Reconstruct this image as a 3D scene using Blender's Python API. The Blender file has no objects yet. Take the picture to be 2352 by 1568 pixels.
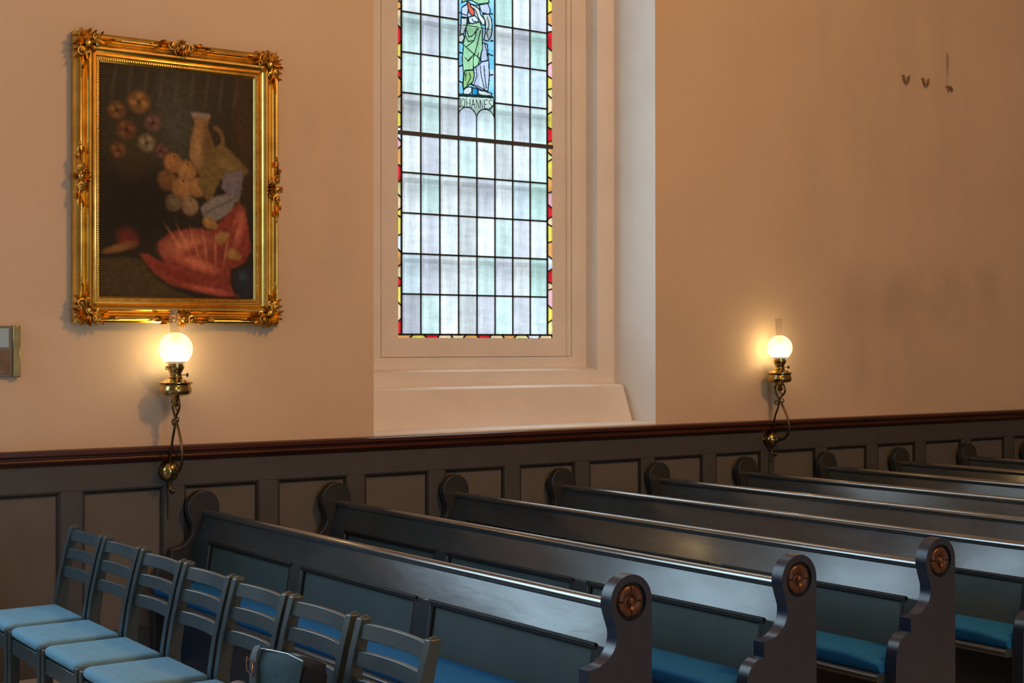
import bpy, bmesh, math, random
from mathutils import Vector, Matrix
import numpy as np

random.seed(7)
sc = bpy.context.scene
COL = sc.collection
PI = math.pi

# ------------------------------------------------------------------ camera
FPX = 3318.859
EYE = Vector((0.0, -7.6, 1.72))
c_right = Vector((0.8199, -0.5725, -0.0010)).normalized()
c_fwd = Vector((0.5725, 0.8199, 0.0032)).normalized()
c_up = c_right.cross(c_fwd).normalized()
c_right = c_fwd.cross(c_up).normalized()
cam = bpy.data.cameras.new('camera')
cam.sensor_width = 36.0
cam.lens = 36.0 * FPX / 2352.0
cam.clip_start = 0.05
cam.clip_end = 200
cam_o = bpy.data.objects.new('camera', cam)
COL.objects.link(cam_o)
cam_o.matrix_world = Matrix(((c_right.x, c_up.x, -c_fwd.x, EYE.x),
                             (c_right.y, c_up.y, -c_fwd.y, EYE.y),
                             (c_right.z, c_up.z, -c_fwd.z, EYE.z),
                             (0, 0, 0, 1)))
sc.camera = cam_o

# ------------------------------------------------------------------ light and exposure
sc.view_settings.view_transform = 'Standard'
sc.view_settings.look = 'None'
sc.view_settings.gamma = 1.0
sc.view_settings.use_curve_mapping = False
sc.view_settings.exposure = 0.0
sc.cycles.use_denoising = True
sc.cycles.max_bounces = 8
sc.cycles.diffuse_bounces = 4
sc.cycles.glossy_bounces = 4
sc.cycles.transparent_max_bounces = 12
sc.cycles.sample_clamp_indirect = 4.0
sc.cycles.caustics_reflective = False
sc.cycles.caustics_refractive = False

SKY = (0.90, 1.02, 1.10)
w = bpy.data.worlds.new('overcast_sky')
sc.world = w
w.use_nodes = True
bg = w.node_tree.nodes['Background']
# overcast sky: dim ground and rooftops, brighter towards the zenith
wn = w.node_tree
wtc = wn.nodes.new('ShaderNodeTexCoord')
wsp = wn.nodes.new('ShaderNodeSeparateXYZ')
wn.links.new(wtc.outputs['Generated'], wsp.inputs[0])
wcr = wn.nodes.new('ShaderNodeMapRange')
wcr.interpolation_type = 'SMOOTHSTEP'
wcr.inputs[1].default_value = 0.30
wcr.inputs[2].default_value = 1.0
wcr.inputs[3].default_value = 0.52
wcr.inputs[4].default_value = 9.5
wn.links.new(wsp.outputs[2], wcr.inputs[0])
# plus a bright western lobe, added to brighten the window reveals
wdt = wn.nodes.new('ShaderNodeVectorMath')
wdt.operation = 'DOT_PRODUCT'
wdt.inputs[1].default_value = Vector((-0.88, 0.30, 0.37)).normalized()
wn.links.new(wtc.outputs['Generated'], wdt.inputs[0])
wlb = wn.nodes.new('ShaderNodeMapRange')
wlb.interpolation_type = 'SMOOTHSTEP'
wlb.inputs[1].default_value = 0.30
wlb.inputs[2].default_value = 1.0
wlb.inputs[3].default_value = 0.0
wlb.inputs[4].default_value = 7.2
wn.links.new(wdt.outputs['Value'], wlb.inputs[0])
wad = wn.nodes.new('ShaderNodeMath')
wad.operation = 'ADD'
wn.links.new(wcr.outputs[0], wad.inputs[0])
wn.links.new(wlb.outputs[0], wad.inputs[1])
wn.links.new(wad.outputs[0], bg.inputs['Strength'])
bg.inputs['Color'].default_value = (*SKY, 1)


def lamp_light(name, loc, power, color, radius):
    l = bpy.data.lights.new(name, 'POINT')
    l.energy = power
    l.color = color
    l.shadow_soft_size = radius
    o = bpy.data.objects.new(name, l)
    o.location = loc
    COL.objects.link(o)
    return o


# the chandeliers that hang in the nave behind and above the camera
WARM = (1.0, 0.475, 0.135)
lamp_light('chandelier_light', (5.2, -6.2, 5.9), 590, WARM, 0.40)
lamp_light('chandelier_light', (0.5, -9.0, 5.6), 190, WARM, 0.40)


def at(u, v, Y):
    """point of the photograph's pixel (2352x1568) on the plane y = Y"""
    d = c_right * ((u - 1176) / FPX) - c_up * ((v - 784) / FPX) + c_fwd
    return EYE + d * ((Y - EYE.y) / d.y)


# ------------------------------------------------------------------ materials
def new_mat(name):
    m = bpy.data.materials.new(name)
    m.use_nodes = True
    nt = m.node_tree
    return m, nt, nt.nodes['Principled BSDF']


def noise_mix(nt, base, other, scale, detail=4.0, lo=0.35, hi=0.65, stretch=None, rough=0.55):
    tc = nt.nodes.new('ShaderNodeTexCoord')
    mp = nt.nodes.new('ShaderNodeMapping')
    if stretch:
        mp.inputs['Scale'].default_value = stretch
    nt.links.new(tc.outputs['Object'], mp.inputs['Vector'])
    nz = nt.nodes.new('ShaderNodeTexNoise')
    nz.inputs['Scale'].default_value = scale
    nz.inputs['Detail'].default_value = detail
    nz.inputs['Roughness'].default_value = rough
    nt.links.new(mp.outputs['Vector'], nz.inputs['Vector'])
    cr = nt.nodes.new('ShaderNodeValToRGB')
    cr.color_ramp.elements[0].position = lo
    cr.color_ramp.elements[0].color = (*base, 1)
    cr.color_ramp.elements[1].position = hi
    cr.color_ramp.elements[1].color = (*other, 1)
    nt.links.new(nz.outputs['Fac'], cr.inputs['Fac'])
    return cr.outputs['Color'], nz.outputs['Fac'], mp.outputs['Vector']


def add_bump(nt, bsdf, fac, strength, dist):
    b = nt.nodes.new('ShaderNodeBump')
    b.inputs['Strength'].default_value = strength
    b.inputs['Distance'].default_value = dist
    nt.links.new(fac, b.inputs['Height'])
    nt.links.new(b.outputs['Normal'], bsdf.inputs['Normal'])


def mat_simple(name, base, other=None, scale=8, rough=0.5, metal=0.0, bump=0.0, bdist=0.002, stretch=None, spec=0.5, lo=0.35, hi=0.65, coat=0.0):
    m, nt, b = new_mat(name)
    col, fac, _ = noise_mix(nt, base, other or tuple(c * 0.82 for c in base), scale, stretch=stretch, lo=lo, hi=hi)
    nt.links.new(col, b.inputs['Base Color'])
    b.inputs['Roughness'].default_value = rough
    b.inputs['Metallic'].default_value = metal
    b.inputs['Specular IOR Level'].default_value = spec
    if coat:
        b.inputs['Coat Weight'].default_value = coat
        b.inputs['Coat Roughness'].default_value = 0.15
    if bump:
        add_bump(nt, b, fac, bump, bdist)
    return m


M = {}


def plaster(name, stains):
    m, nt, b = new_mat(name)
    col, fac, vec = noise_mix(nt, (0.75, 0.615, 0.475), (0.69, 0.555, 0.42), 0.9, detail=6, lo=0.3, hi=0.75)
    last = col
    if stains:
        # damp stains and dirt runs on the blank wall to the right
        def mix(prev, maskout, colr):
            mx = nt.nodes.new('ShaderNodeMix')
            mx.data_type = 'RGBA'
            nt.links.new(maskout, mx.inputs['Factor'])
            nt.links.new(prev, mx.inputs[6])
            mx.inputs[7].default_value = (*colr, 1)
            return mx.outputs[2]

        def box_mask(x0, x1, z0, z1, soft, amt, nscale, stretch):
            sep = nt.nodes.new('ShaderNodeSeparateXYZ')
            tc = nt.nodes.new('ShaderNodeTexCoord')
            nzz = nt.nodes.new('ShaderNodeTexNoise')
            mpp = nt.nodes.new('ShaderNodeMapping')
            mpp.inputs['Scale'].default_value = stretch
            nt.links.new(tc.outputs['Object'], mpp.inputs['Vector'])
            nt.links.new(mpp.outputs['Vector'], nzz.inputs['Vector'])
            nzz.inputs['Scale'].default_value = nscale
            nzz.inputs['Detail'].default_value = 5
            nt.links.new(tc.outputs['Object'], sep.inputs[0])

            def band(o, a, bb):
                r1 = nt.nodes.new('ShaderNodeMapRange')
                r1.interpolation_type = 'SMOOTHSTEP'
                r1.inputs[1].default_value = a - soft
                r1.inputs[2].default_value = a + soft
                r2 = nt.nodes.new('ShaderNodeMapRange')
                r2.interpolation_type = 'SMOOTHSTEP'
                r2.inputs[1].default_value = bb + soft
                r2.inputs[2].default_value = bb - soft
                nt.links.new(o, r1.inputs[0])
                nt.links.new(o, r2.inputs[0])
                mu = nt.nodes.new('ShaderNodeMath')
                mu.operation = 'MULTIPLY'
                nt.links.new(r1.outputs[0], mu.inputs[0])
                nt.links.new(r2.outputs[0], mu.inputs[1])
                return mu.outputs[0]
            bx_, bz_ = band(sep.outputs[0], x0, x1), band(sep.outputs[2], z0, z1)
            m1 = nt.nodes.new('ShaderNodeMath')
            m1.operation = 'MULTIPLY'
            nt.links.new(bx_, m1.inputs[0])
            nt.links.new(bz_, m1.inputs[1])
            rr = nt.nodes.new('ShaderNodeMapRange')
            rr.inputs[1].default_value = 0.35
            rr.inputs[2].default_value = 0.7
            rr.inputs[4].default_value = amt
            nt.links.new(nzz.outputs['Fac'], rr.inputs[0])
            m2 = nt.nodes.new('ShaderNodeMath')
            m2.operation = 'MULTIPLY'
            nt.links.new(m1.outputs[0], m2.inputs[0])
            nt.links.new(rr.outputs[0], m2.inputs[1])
            return m2.outputs[0]
        last = mix(last, box_mask(8.35, 10.3, 1.9, 2.35, 0.16, 0.65, 2.2, (1, 1, 1.0)), (0.50, 0.41, 0.33))
        last = mix(last, box_mask(8.2, 9.3, 1.35, 2.2, 0.22, 0.5, 3.0, (1.0, 1, 0.35)), (0.52, 0.43, 0.35))
        last = mix(last, box_mask(7.9, 9.9, 2.4, 4.7, 0.4, 0.40, 2.6, (1.3, 1, 0.3)), (0.55, 0.45, 0.36))
        last = mix(last, box_mask(9.61, 9.645, 3.78, 4.1, 0.012, 0.95, 18, (1, 1, 0.3)), (0.36, 0.28, 0.2))
        last = mix(last, box_mask(3.75, 4.2, 2.1, 3.2, 0.14, 0.35, 4, (1, 1, 0.4)), (0.55, 0.46, 0.38))
    nt.links.new(last, b.inputs['Base Color'])
    b.inputs['Roughness'].default_value = 0.85
    b.inputs['Specular IOR Level'].default_value = 0.2
    nz = nt.nodes.new('ShaderNodeTexNoise')
    nz.inputs['Scale'].default_value = 14
    nz.inputs['Detail'].default_value = 8
    nt.links.new(vec, nz.inputs['Vector'])
    add_bump(nt, b, nz.outputs['Fac'], 0.25, 0.01)
    return m


M['plaster'] = plaster('plaster_wall', True)
M['plaster_frame'] = mat_simple('painted_stone', (0.82, 0.80, 0.765), (0.78, 0.75, 0.715), scale=3, rough=0.8, bump=0.12, bdist=0.006, spec=0.2)
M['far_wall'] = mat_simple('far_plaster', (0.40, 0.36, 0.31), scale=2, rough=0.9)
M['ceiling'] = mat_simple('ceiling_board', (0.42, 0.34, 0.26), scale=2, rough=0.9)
M['floor'] = mat_simple('stone_floor', (0.46, 0.46, 0.45), (0.40, 0.40, 0.39), scale=3, rough=0.5)
M['dado'] = mat_simple('mahogany_rail', (0.085, 0.022, 0.012), (0.05, 0.013, 0.008), scale=6, rough=0.3, stretch=(0.4, 6, 6))
M['stile'] = mat_simple('grey_wood_frame', (0.080, 0.084, 0.092), (0.070, 0.074, 0.082), scale=7, rough=0.5, spec=0.35)
M['field'] = mat_simple('olive_wood_panel', (0.145, 0.140, 0.130), (0.13, 0.126, 0.118), scale=4, rough=0.6, spec=0.25)
M['mould'] = mat_simple('dark_wood_moulding', (0.03, 0.028, 0.026), scale=7, rough=0.45)


def worn_paint(name, base, other, rlo, rhi, bump=0.25):
    m, nt, b = new_mat(name)
    col, fac, vec = noise_mix(nt, base, other, 5, stretch=(1, 0.35, 1))
    nt.links.new(col, b.inputs['Base Color'])
    nz = nt.nodes.new('ShaderNodeTexNoise')
    nz.inputs['Scale'].default_value = 4
    nz.inputs['Detail'].default_value = 6
    nt.links.new(vec, nz.inputs['Vector'])
    mr = nt.nodes.new('ShaderNodeMapRange')
    mr.inputs[1].default_value = 0.35
    mr.inputs[2].default_value = 0.65
    mr.inputs[3].default_value = rlo
    mr.inputs[4].default_value = rhi
    nt.links.new(nz.outputs['Fac'], mr.inputs[0])
    nt.links.new(mr.outputs[0], b.inputs['Roughness'])
    nz2 = nt.nodes.new('ShaderNodeTexNoise')
    nz2.inputs['Scale'].default_value = 22
    nz2.inputs['Detail'].default_value = 7
    nt.links.new(vec, nz2.inputs['Vector'])
    add_bump(nt, b, nz2.outputs['Fac'], bump, 0.004)
    return m


M['pew'] = worn_paint('pew_paint', (0.042, 0.054, 0.062), (0.034, 0.044, 0.050), 0.16, 0.30)
pb = M['pew'].node_tree.nodes['Principled BSDF']
pb.inputs['Coat Weight'].default_value = 0.16
pb.inputs['Coat IOR'].default_value = 1.75
pb.inputs['Coat Roughness'].default_value = 0.13
M['pew_rail'] = worn_paint('pew_rail_paint', (0.042, 0.054, 0.062), (0.034, 0.044, 0.050), 0.16, 0.30, 0.12)
pb = M['pew_rail'].node_tree.nodes['Principled BSDF']
pb.inputs['Coat Weight'].default_value = 0.9
pb.inputs['Coat IOR'].default_value = 2.3
pb.inputs['Coat Roughness'].default_value = 0.14
M['pew_end'] = worn_paint('pew_end_paint', (0.019, 0.031, 0.062), (0.016, 0.026, 0.052), 0.24, 0.36, 0.12)
M['pew_panel'] = mat_simple('pew_panel_paint', (0.062, 0.092, 0.098), (0.054, 0.082, 0.088), scale=5, rough=0.45, spec=0.3)
M['pew_mould'] = mat_simple('pew_moulding_paint', (0.015, 0.016, 0.018), scale=6, rough=0.5, spec=0.3)
M['chair'] = worn_paint('chair_paint', (0.040, 0.062, 0.074), (0.033, 0.052, 0.062), 0.25, 0.38, 0.08)
M['rail_wood'] = mat_simple('brown_seat_rail', (0.12, 0.085, 0.055), (0.08, 0.055, 0.036), scale=9, rough=0.5, stretch=(0.5, 5, 5))
M['seat_fabric'] = mat_simple('grey_blue_upholstery', (0.155, 0.34, 0.50), (0.135, 0.30, 0.44), scale=60, rough=0.9, bump=0.15, bdist=0.002, spec=0.15)
M['cushion'] = mat_simple('blue_cushion_cloth', (0.007, 0.135, 0.40), (0.006, 0.12, 0.35), scale=50, rough=0.75, bump=0.15, bdist=0.002, spec=0.25)
M['rosette'] = mat_simple('copper_rosette', (0.125, 0.054, 0.032), (0.065, 0.029, 0.018), scale=30, rough=0.40, metal=0.35, bump=0.2, bdist=0.003)
M['recess'] = mat_simple('dark_recess', (0.012, 0.008, 0.006), scale=10, rough=0.6)
M['gold'] = mat_simple('gilding', (0.95, 0.66, 0.18), (0.70, 0.44, 0.10), scale=9, rough=0.27, metal=1.0, bump=0.12, bdist=0.003, lo=0.4, hi=0.72)
M['gold_carve'] = mat_simple('carved_gilding', (0.90, 0.60, 0.16), (0.40, 0.22, 0.05), scale=26, rough=0.33, metal=1.0, bump=0.35, bdist=0.004, lo=0.35, hi=0.7)
M['gold_dark'] = mat_simple('gilding_edge', (0.30, 0.17, 0.04), (0.16, 0.085, 0.02), scale=14, rough=0.45, metal=0.9)
M['brass'] = mat_simple('aged_brass', (0.60, 0.45, 0.18), (0.42, 0.30, 0.11), scale=14, rough=0.2, metal=1.0)
M['iron'] = mat_simple('dark_bronze', (0.20, 0.14, 0.065), (0.12, 0.085, 0.04), scale=18, rough=0.32, metal=1.0)
M['lead'] = mat_simple('lead_came', (0.028, 0.032, 0.03), scale=20, rough=0.6, metal=0.3)
M['bar_iron'] = mat_simple('window_iron', (0.06, 0.06, 0.062), scale=20, rough=0.6)
M['bag'] = mat_simple('grey_blue_canvas', (0.045, 0.095, 0.12), (0.035, 0.075, 0.10), scale=80, rough=0.85, bump=0.2, bdist=0.002, spec=0.2)
M['bag_dark'] = mat_simple('black_canvas', (0.012, 0.013, 0.015), scale=60, rough=0.8, spec=0.2)
M['strap'] = mat_simple('dark_webbing', (0.022, 0.026, 0.034), scale=60, rough=0.6)
M['hook'] = mat_simple('painted_over_iron', (0.30, 0.19, 0.10), scale=20, rough=0.7)
M['pew_wall_end'] = worn_paint('pew_wall_end_paint', (0.030, 0.032, 0.036), (0.025, 0.027, 0.030), 0.3, 0.42, 0.12)
M['steel'] = mat_simple('buckle_metal', (0.22, 0.24, 0.26), scale=30, rough=0.25, metal=1.0)
M['bundle'] = mat_simple('greyish_pink_cloth', (0.25, 0.19, 0.19), scale=30, rough=0.9)
M['paper_reflection'] = mat_simple('paper_blue_reflection', (0.42, 0.66, 0.80), scale=6, rough=0.5)  # blue reflection of the case glass put into the paper colour
M['notice_tan'] = mat_simple('tan_card', (0.23, 0.17, 0.11), (0.15, 0.11, 0.07), scale=18, rough=0.6)
M['notice_grey'] = mat_simple('grey_mount', (0.22, 0.21, 0.20), scale=10, rough=0.5)

# stained glass: the colour of each pane comes from a colour attribute, streaks from noise
m, nt, b = new_mat('stained_glass')
nt.nodes.remove(b)
out = nt.nodes['Material Output']
att = nt.nodes.new('ShaderNodeAttribute')
att.attribute_name = 'pane'
tc = nt.nodes.new('ShaderNodeTexCoord')


def streak(stretch, scale):
    mp = nt.nodes.new('ShaderNodeMapping')
    mp.inputs['Scale'].default_value = stretch
    nt.links.new(tc.outputs['Object'], mp.inputs['Vector'])
    nz = nt.nodes.new('ShaderNodeTexNoise')
    nz.inputs['Scale'].default_value = scale
    nz.inputs['Detail'].default_value = 5
    nz.inputs['Roughness'].default_value = 0.7
    nt.links.new(mp.outputs['Vector'], nz.inputs['Vector'])
    return nz.outputs['Fac']


s1 = streak((1, 1, 0.10), 60)
s2 = streak((0.25, 1, 1), 26)
s3 = streak((1, 1, 1), 7)
ad = nt.nodes.new('ShaderNodeMath'); ad.operation = 'ADD'
nt.links.new(s1, ad.inputs[0]); nt.links.new(s2, ad.inputs[1])
ad2 = nt.nodes.new('ShaderNodeMath'); ad2.operation = 'ADD'
nt.links.new(ad.outputs[0], ad2.inputs[0]); nt.links.new(s3, ad2.inputs[1])
mr = nt.nodes.new('ShaderNodeMapRange')
mr.inputs[1].default_value = 1.1; mr.inputs[2].default_value = 1.75
mr.inputs[3].default_value = 0.66; mr.inputs[4].default_value = 1.0
nt.links.new(ad2.outputs[0], mr.inputs[0])
mx = nt.nodes.new('ShaderNodeMix'); mx.data_type = 'RGBA'; mx.blend_type = 'MULTIPLY'
mx.inputs['Factor'].default_value = 1.0
nt.links.new(att.outputs['Color'], mx.inputs[6]); nt.links.new(mr.outputs[0], mx.inputs[7])
tl = nt.nodes.new('ShaderNodeBsdfTranslucent')
nt.links.new(mx.outputs[2], tl.inputs['Color'])
tp = nt.nodes.new('ShaderNodeBsdfTransparent')
nt.links.new(mx.outputs[2], tp.inputs['Color'])
mxs = nt.nodes.new('ShaderNodeMixShader')
mxs.inputs[0].default_value = 0.55
nt.links.new(tl.outputs[0], mxs.inputs[1])
nt.links.new(tp.outputs[0], mxs.inputs[2])
nt.links.new(mxs.outputs[0], out.inputs['Surface'])
M['glass'] = m

# frosted panes of the other windows (outside the frame), lit by the overcast sky behind them
m, nt, b = new_mat('daylit_window_glass')
b.inputs['Base Color'].default_value = (0.5, 0.55, 0.58, 1)
b.inputs['Roughness'].default_value = 0.3
b.inputs['Emission Color'].default_value = (0.70, 1.0, 1.22, 1)
b.inputs['Emission Strength'].default_value = 6.5
M['daylit'] = m
m, nt, b = new_mat('added_window_daylight')  # emitting pane of the added west and south windows
b.inputs['Base Color'].default_value = (0.3, 0.35, 0.38, 1)
b.inputs['Roughness'].default_value = 0.2
b.inputs['Emission Color'].default_value = (0.66, 1.0, 1.25, 1)
b.inputs['Emission Strength'].default_value = 6.2
M['added_daylight'] = m

# lamp glass
m, nt, b = new_mat('frosted_globe')
out = nt.nodes['Material Output']
b.inputs['Base Color'].default_value = (0.85, 0.75, 0.55, 1)
b.inputs['Roughness'].default_value = 0.5
b.inputs['Emission Color'].default_value = (1.0, 0.88, 0.60, 1)
b.inputs['Emission Strength'].default_value = 0.40
tr = nt.nodes.new('ShaderNodeBsdfTransparent')
tr.inputs['Color'].default_value = (1.0, 0.93, 0.75, 1)
mxs = nt.nodes.new('ShaderNodeMixShader')
mxs.inputs[0].default_value = 0.55
nt.links.new(tr.outputs[0], mxs.inputs[1]); nt.links.new(b.outputs[0], mxs.inputs[2])
nt.links.new(mxs.outputs[0], out.inputs['Surface'])
M['globe'] = m
m, nt, b = new_mat('chimney_glass')
out = nt.nodes['Material Output']
b.inputs['Base Color'].default_value = (0.55, 0.5, 0.42, 1)
b.inputs['Roughness'].default_value = 0.12
tr = nt.nodes.new('ShaderNodeBsdfTransparent')
tr.inputs['Color'].default_value = (0.9, 0.86, 0.78, 1)
mxs = nt.nodes.new('ShaderNodeMixShader')
mxs.inputs[0].default_value = 0.22
nt.links.new(tr.outputs[0], mxs.inputs[1]); nt.links.new(b.outputs[0], mxs.inputs[2])
nt.links.new(mxs.outputs[0], out.inputs['Surface'])
M['chimney'] = m
# the glow of the flame: an emitting volume, densest in its middle
m, nt, b = new_mat('flame_glow')
nt.nodes.remove(b)
out = nt.nodes['Material Output']
tc = nt.nodes.new('ShaderNodeTexCoord')
ln = nt.nodes.new('ShaderNodeVectorMath'); ln.operation = 'LENGTH'
nt.links.new(tc.outputs['Object'], ln.inputs[0])
mr = nt.nodes.new('ShaderNodeMapRange'); mr.interpolation_type = 'SMOOTHSTEP'
mr.inputs[1].default_value = 0.0; mr.inputs[2].default_value = 0.072
mr.inputs[3].default_value = 26.0; mr.inputs[4].default_value = 0.0
nt.links.new(ln.outputs['Value'], mr.inputs[0])
em = nt.nodes.new('ShaderNodeEmission')
em.inputs['Color'].default_value = (1.0, 0.92, 0.68, 1)
nt.links.new(mr.outputs[0], em.inputs['Strength'])
nt.links.new(em.outputs[0], out.inputs['Volume'])
M['flame'] = m

# canvas: colours painted on the canvas, brush texture from noise
m, nt, b = new_mat('oil_paint')
att = nt.nodes.new('ShaderNodeAttribute'); att.attribute_name = 'pane'
tc = nt.nodes.new('ShaderNodeTexCoord')
nz = nt.nodes.new('ShaderNodeTexNoise'); nz.inputs['Scale'].default_value = 34; nz.inputs['Detail'].default_value = 6
nt.links.new(tc.outputs['Object'], nz.inputs['Vector'])
mr = nt.nodes.new('ShaderNodeMapRange')
mr.inputs[1].default_value = 0.3; mr.inputs[2].default_value = 0.7; mr.inputs[3].default_value = 0.75; mr.inputs[4].default_value = 1.2
nt.links.new(nz.outputs['Fac'], mr.inputs[0])
mx = nt.nodes.new('ShaderNodeMix'); mx.data_type = 'RGBA'; mx.blend_type = 'MULTIPLY'; mx.inputs['Factor'].default_value = 1.0
nt.links.new(att.outputs['Color'], mx.inputs[6]); nt.links.new(mr.outputs[0], mx.inputs[7])
nt.links.new(mx.outputs[2], b.inputs['Base Color'])
b.inputs['Roughness'].default_value = 0.55
b.inputs['Specular IOR Level'].default_value = 0.2
M['oil'] = m


# ------------------------------------------------------------------ mesh helpers
class MB:
    def __init__(s):
        s.v = []
        s.f = []

    def add(s, vs, fs):
        n = len(s.v)
        s.v += [tuple(p) for p in vs]
        s.f += [tuple(i + n for i in f) for f in fs]
        return s

    def box(s, x0, x1, y0, y1, z0, z1):
        return s.add([(x0, y0, z0), (x1, y0, z0), (x1, y1, z0), (x0, y1, z0), (x0, y0, z1), (x1, y0, z1), (x1, y1, z1), (x0, y1, z1)],
                     [(0, 3, 2, 1), (4, 5, 6, 7), (0, 1, 5, 4), (1, 2, 6, 5), (2, 3, 7, 6), (3, 0, 4, 7)])

    def hexa(s, p):
        return s.add(p, [(0, 3, 2, 1), (4, 5, 6, 7), (0, 1, 5, 4), (1, 2, 6, 5), (2, 3, 7, 6), (3, 0, 4, 7)])

    def tube(s, pts, r, n=8, closed=False, cap=True):
        pts = [Vector(p) for p in pts]
        k = len(pts)
        rr = r if isinstance(r, (list, tuple)) else [r] * k
        rings = []
        nrm = None
        for i, p in enumerate(pts):
            if closed:
                t = (pts[(i + 1) % k] - pts[i - 1]).normalized()
            else:
                t = (pts[min(i + 1, k - 1)] - pts[max(i - 1, 0)]).normalized()
            if nrm is None:
                a = Vector((0, 0, 1)) if abs(t.z) < 0.9 else Vector((1, 0, 0))
                nrm = t.cross(a).normalized()
            else:
                nrm = (nrm - t * nrm.dot(t))
                nrm = nrm.normalized() if nrm.length > 1e-6 else t.orthogonal().normalized()
            bn = t.cross(nrm)
            rings.append([p + (nrm * math.cos(2 * PI * j / n) + bn * math.sin(2 * PI * j / n)) * rr[i] for j in range(n)])
        vs = [q for ring in rings for q in ring]
        fs = []
        for i in range(k if closed else k - 1):
            a, bq = i * n, ((i + 1) % k) * n
            for j in range(n):
                fs.append((a + j, a + (j + 1) % n, bq + (j + 1) % n, bq + j))
        if cap and not closed:
            fs.append(tuple(range(n - 1, -1, -1)))
            fs.append(tuple((k - 1) * n + j for j in range(n)))
        return s.add(vs, fs)

    def lathe(s, prof, cx=0, cy=0, n=32, cz=0):
        """prof: list of (r, z) from bottom to top, revolved about the vertical axis"""
        vs, fs = [], []
        for r, z in prof:
            for j in range(n):
                a = 2 * PI * j / n
                vs.append((cx + r * math.cos(a), cy + r * math.sin(a), cz + z))
        for i in range(len(prof) - 1):
            for j in range(n):
                fs.append((i * n + j, i * n + (j + 1) % n, (i + 1) * n + (j + 1) % n, (i + 1) * n + j))
        if prof[0][0] > 1e-4:
            fs.append(tuple(range(n - 1, -1, -1)))
        if prof[-1][0] > 1e-4:
            fs.append(tuple((len(prof) - 1) * n + j for j in range(n)))
        return s.add(vs, fs)

    def ball(s, c, rx, ry=None, rz=None, nu=12, nv=8, rot=None):
        ry = ry or rx
        rz = rz or rx
        vs, fs = [], []
        for i in range(nv + 1):
            th = PI * i / nv
            for j in range(nu):
                ph = 2 * PI * j / nu
                p = Vector((rx * math.sin(th) * math.cos(ph), ry * math.sin(th) * math.sin(ph), -rz * math.cos(th)))
                if rot:
                    p = rot @ p
                vs.append(p + Vector(c))
        for i in range(nv):
            for j in range(nu):
                fs.append((i * nu + j, i * nu + (j + 1) % nu, (i + 1) * nu + (j + 1) % nu, (i + 1) * nu + j))
        return s.add(vs, fs)

    def extrude_y(s, prof, y0, y1):
        """prof: closed list of (x, z); extruded along y"""
        n = len(prof)
        vs = [(x, y0, z) for x, z in prof] + [(x, y1, z) for x, z in prof]
        fs = [(j, (j + 1) % n, n + (j + 1) % n, n + j) for j in range(n)]
        fs += [tuple(range(n - 1, -1, -1)), tuple(range(n, 2 * n))]
        return s.add(vs, fs)

    def extrude_x(s, prof, x0, x1):
        n = len(prof)
        vs = [(x0, y, z) for y, z in prof] + [(x1, y, z) for y, z in prof]
        fs = [(j, (j + 1) % n, n + (j + 1) % n, n + j) for j in range(n)]
        fs += [tuple(range(n - 1, -1, -1)), tuple(range(n, 2 * n))]
        return s.add(vs, fs)

    def build(s, name, mat, parent=None, smooth=None, bevel=0.0, seg=2, origin=None, weld=True):
        me = bpy.data.meshes.new(name)
        vs = s.v
        if origin is not None:
            ox = Vector(origin)
            vs = [tuple(Vector(p) - ox) for p in vs]
        me.from_pydata(vs, [], s.f)
        bm = bmesh.new()
        bm.from_mesh(me)
        if weld:
            bmesh.ops.remove_doubles(bm, verts=bm.verts, dist=1e-6)
        bmesh.ops.recalc_face_normals(bm, faces=bm.faces)
        bm.to_mesh(me)
        bm.free()
        me.materials.append(mat)
        o = bpy.data.objects.new(name, me)
        COL.objects.link(o)
        if origin is not None:
            o.location = origin
        if parent is not None:
            o.parent = parent
            pm = Matrix.Translation(parent.location)
            if origin is not None:
                o.location = Vector(origin) - parent.location
            else:
                o.matrix_parent_inverse = pm.inverted()
        if bevel:
            md = o.modifiers.new('bevel', 'BEVEL')
            md.width = bevel
            md.segments = seg
            md.limit_method = 'ANGLE'
            md.angle_limit = math.radians(35)
        if smooth is not None or bevel:
            me.polygons.foreach_set('use_smooth', [True] * len(me.polygons))
            me.set_sharp_from_angle(angle=math.radians(smooth if smooth is not None else 40))
            if bevel:
                md.harden_normals = False
        return o


def empty(name, loc, label, cat, group=None):
    o = bpy.data.objects.new(name, None)
    o.location = loc
    o.empty_display_size = 0.1
    COL.objects.link(o)
    tag(o, label, cat, group)
    return o


def tag(o, label=None, cat=None, group=None, kind=None):
    if label:
        o['label'] = label
    if cat:
        o['category'] = cat
    if group:
        o['group'] = group
    if kind:
        o['kind'] = kind
    return o


def struct(o, label=None):
    o['kind'] = 'structure'
    if label:
        o['label'] = label
    return o


def copy_tree(o, parent=None):
    c = o.copy()
    COL.objects.link(c)
    if parent is not None:
        mpi = o.matrix_parent_inverse.copy()
        c.parent = parent
        c.matrix_parent_inverse = mpi
    for ch in list(o.children):
        copy_tree(ch, c)
    return c


def rect_ring(mb, rings):
    """rings: list of (x0, x1, z0, z1, y) nested rectangles lofted one to the next"""
    vs, fs = [], []
    for (x0, x1, z0, z1, y) in rings:
        vs += [(x0, y, z0), (x1, y, z0), (x1, y, z1), (x0, y, z1)]
    for i in range(len(rings) - 1):
        for j in range(4):
            a, b2 = i * 4, (i + 1) * 4
            fs.append((a + j, a + (j + 1) % 4, b2 + (j + 1) % 4, b2 + j))
    mb.add(vs, fs)


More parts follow.
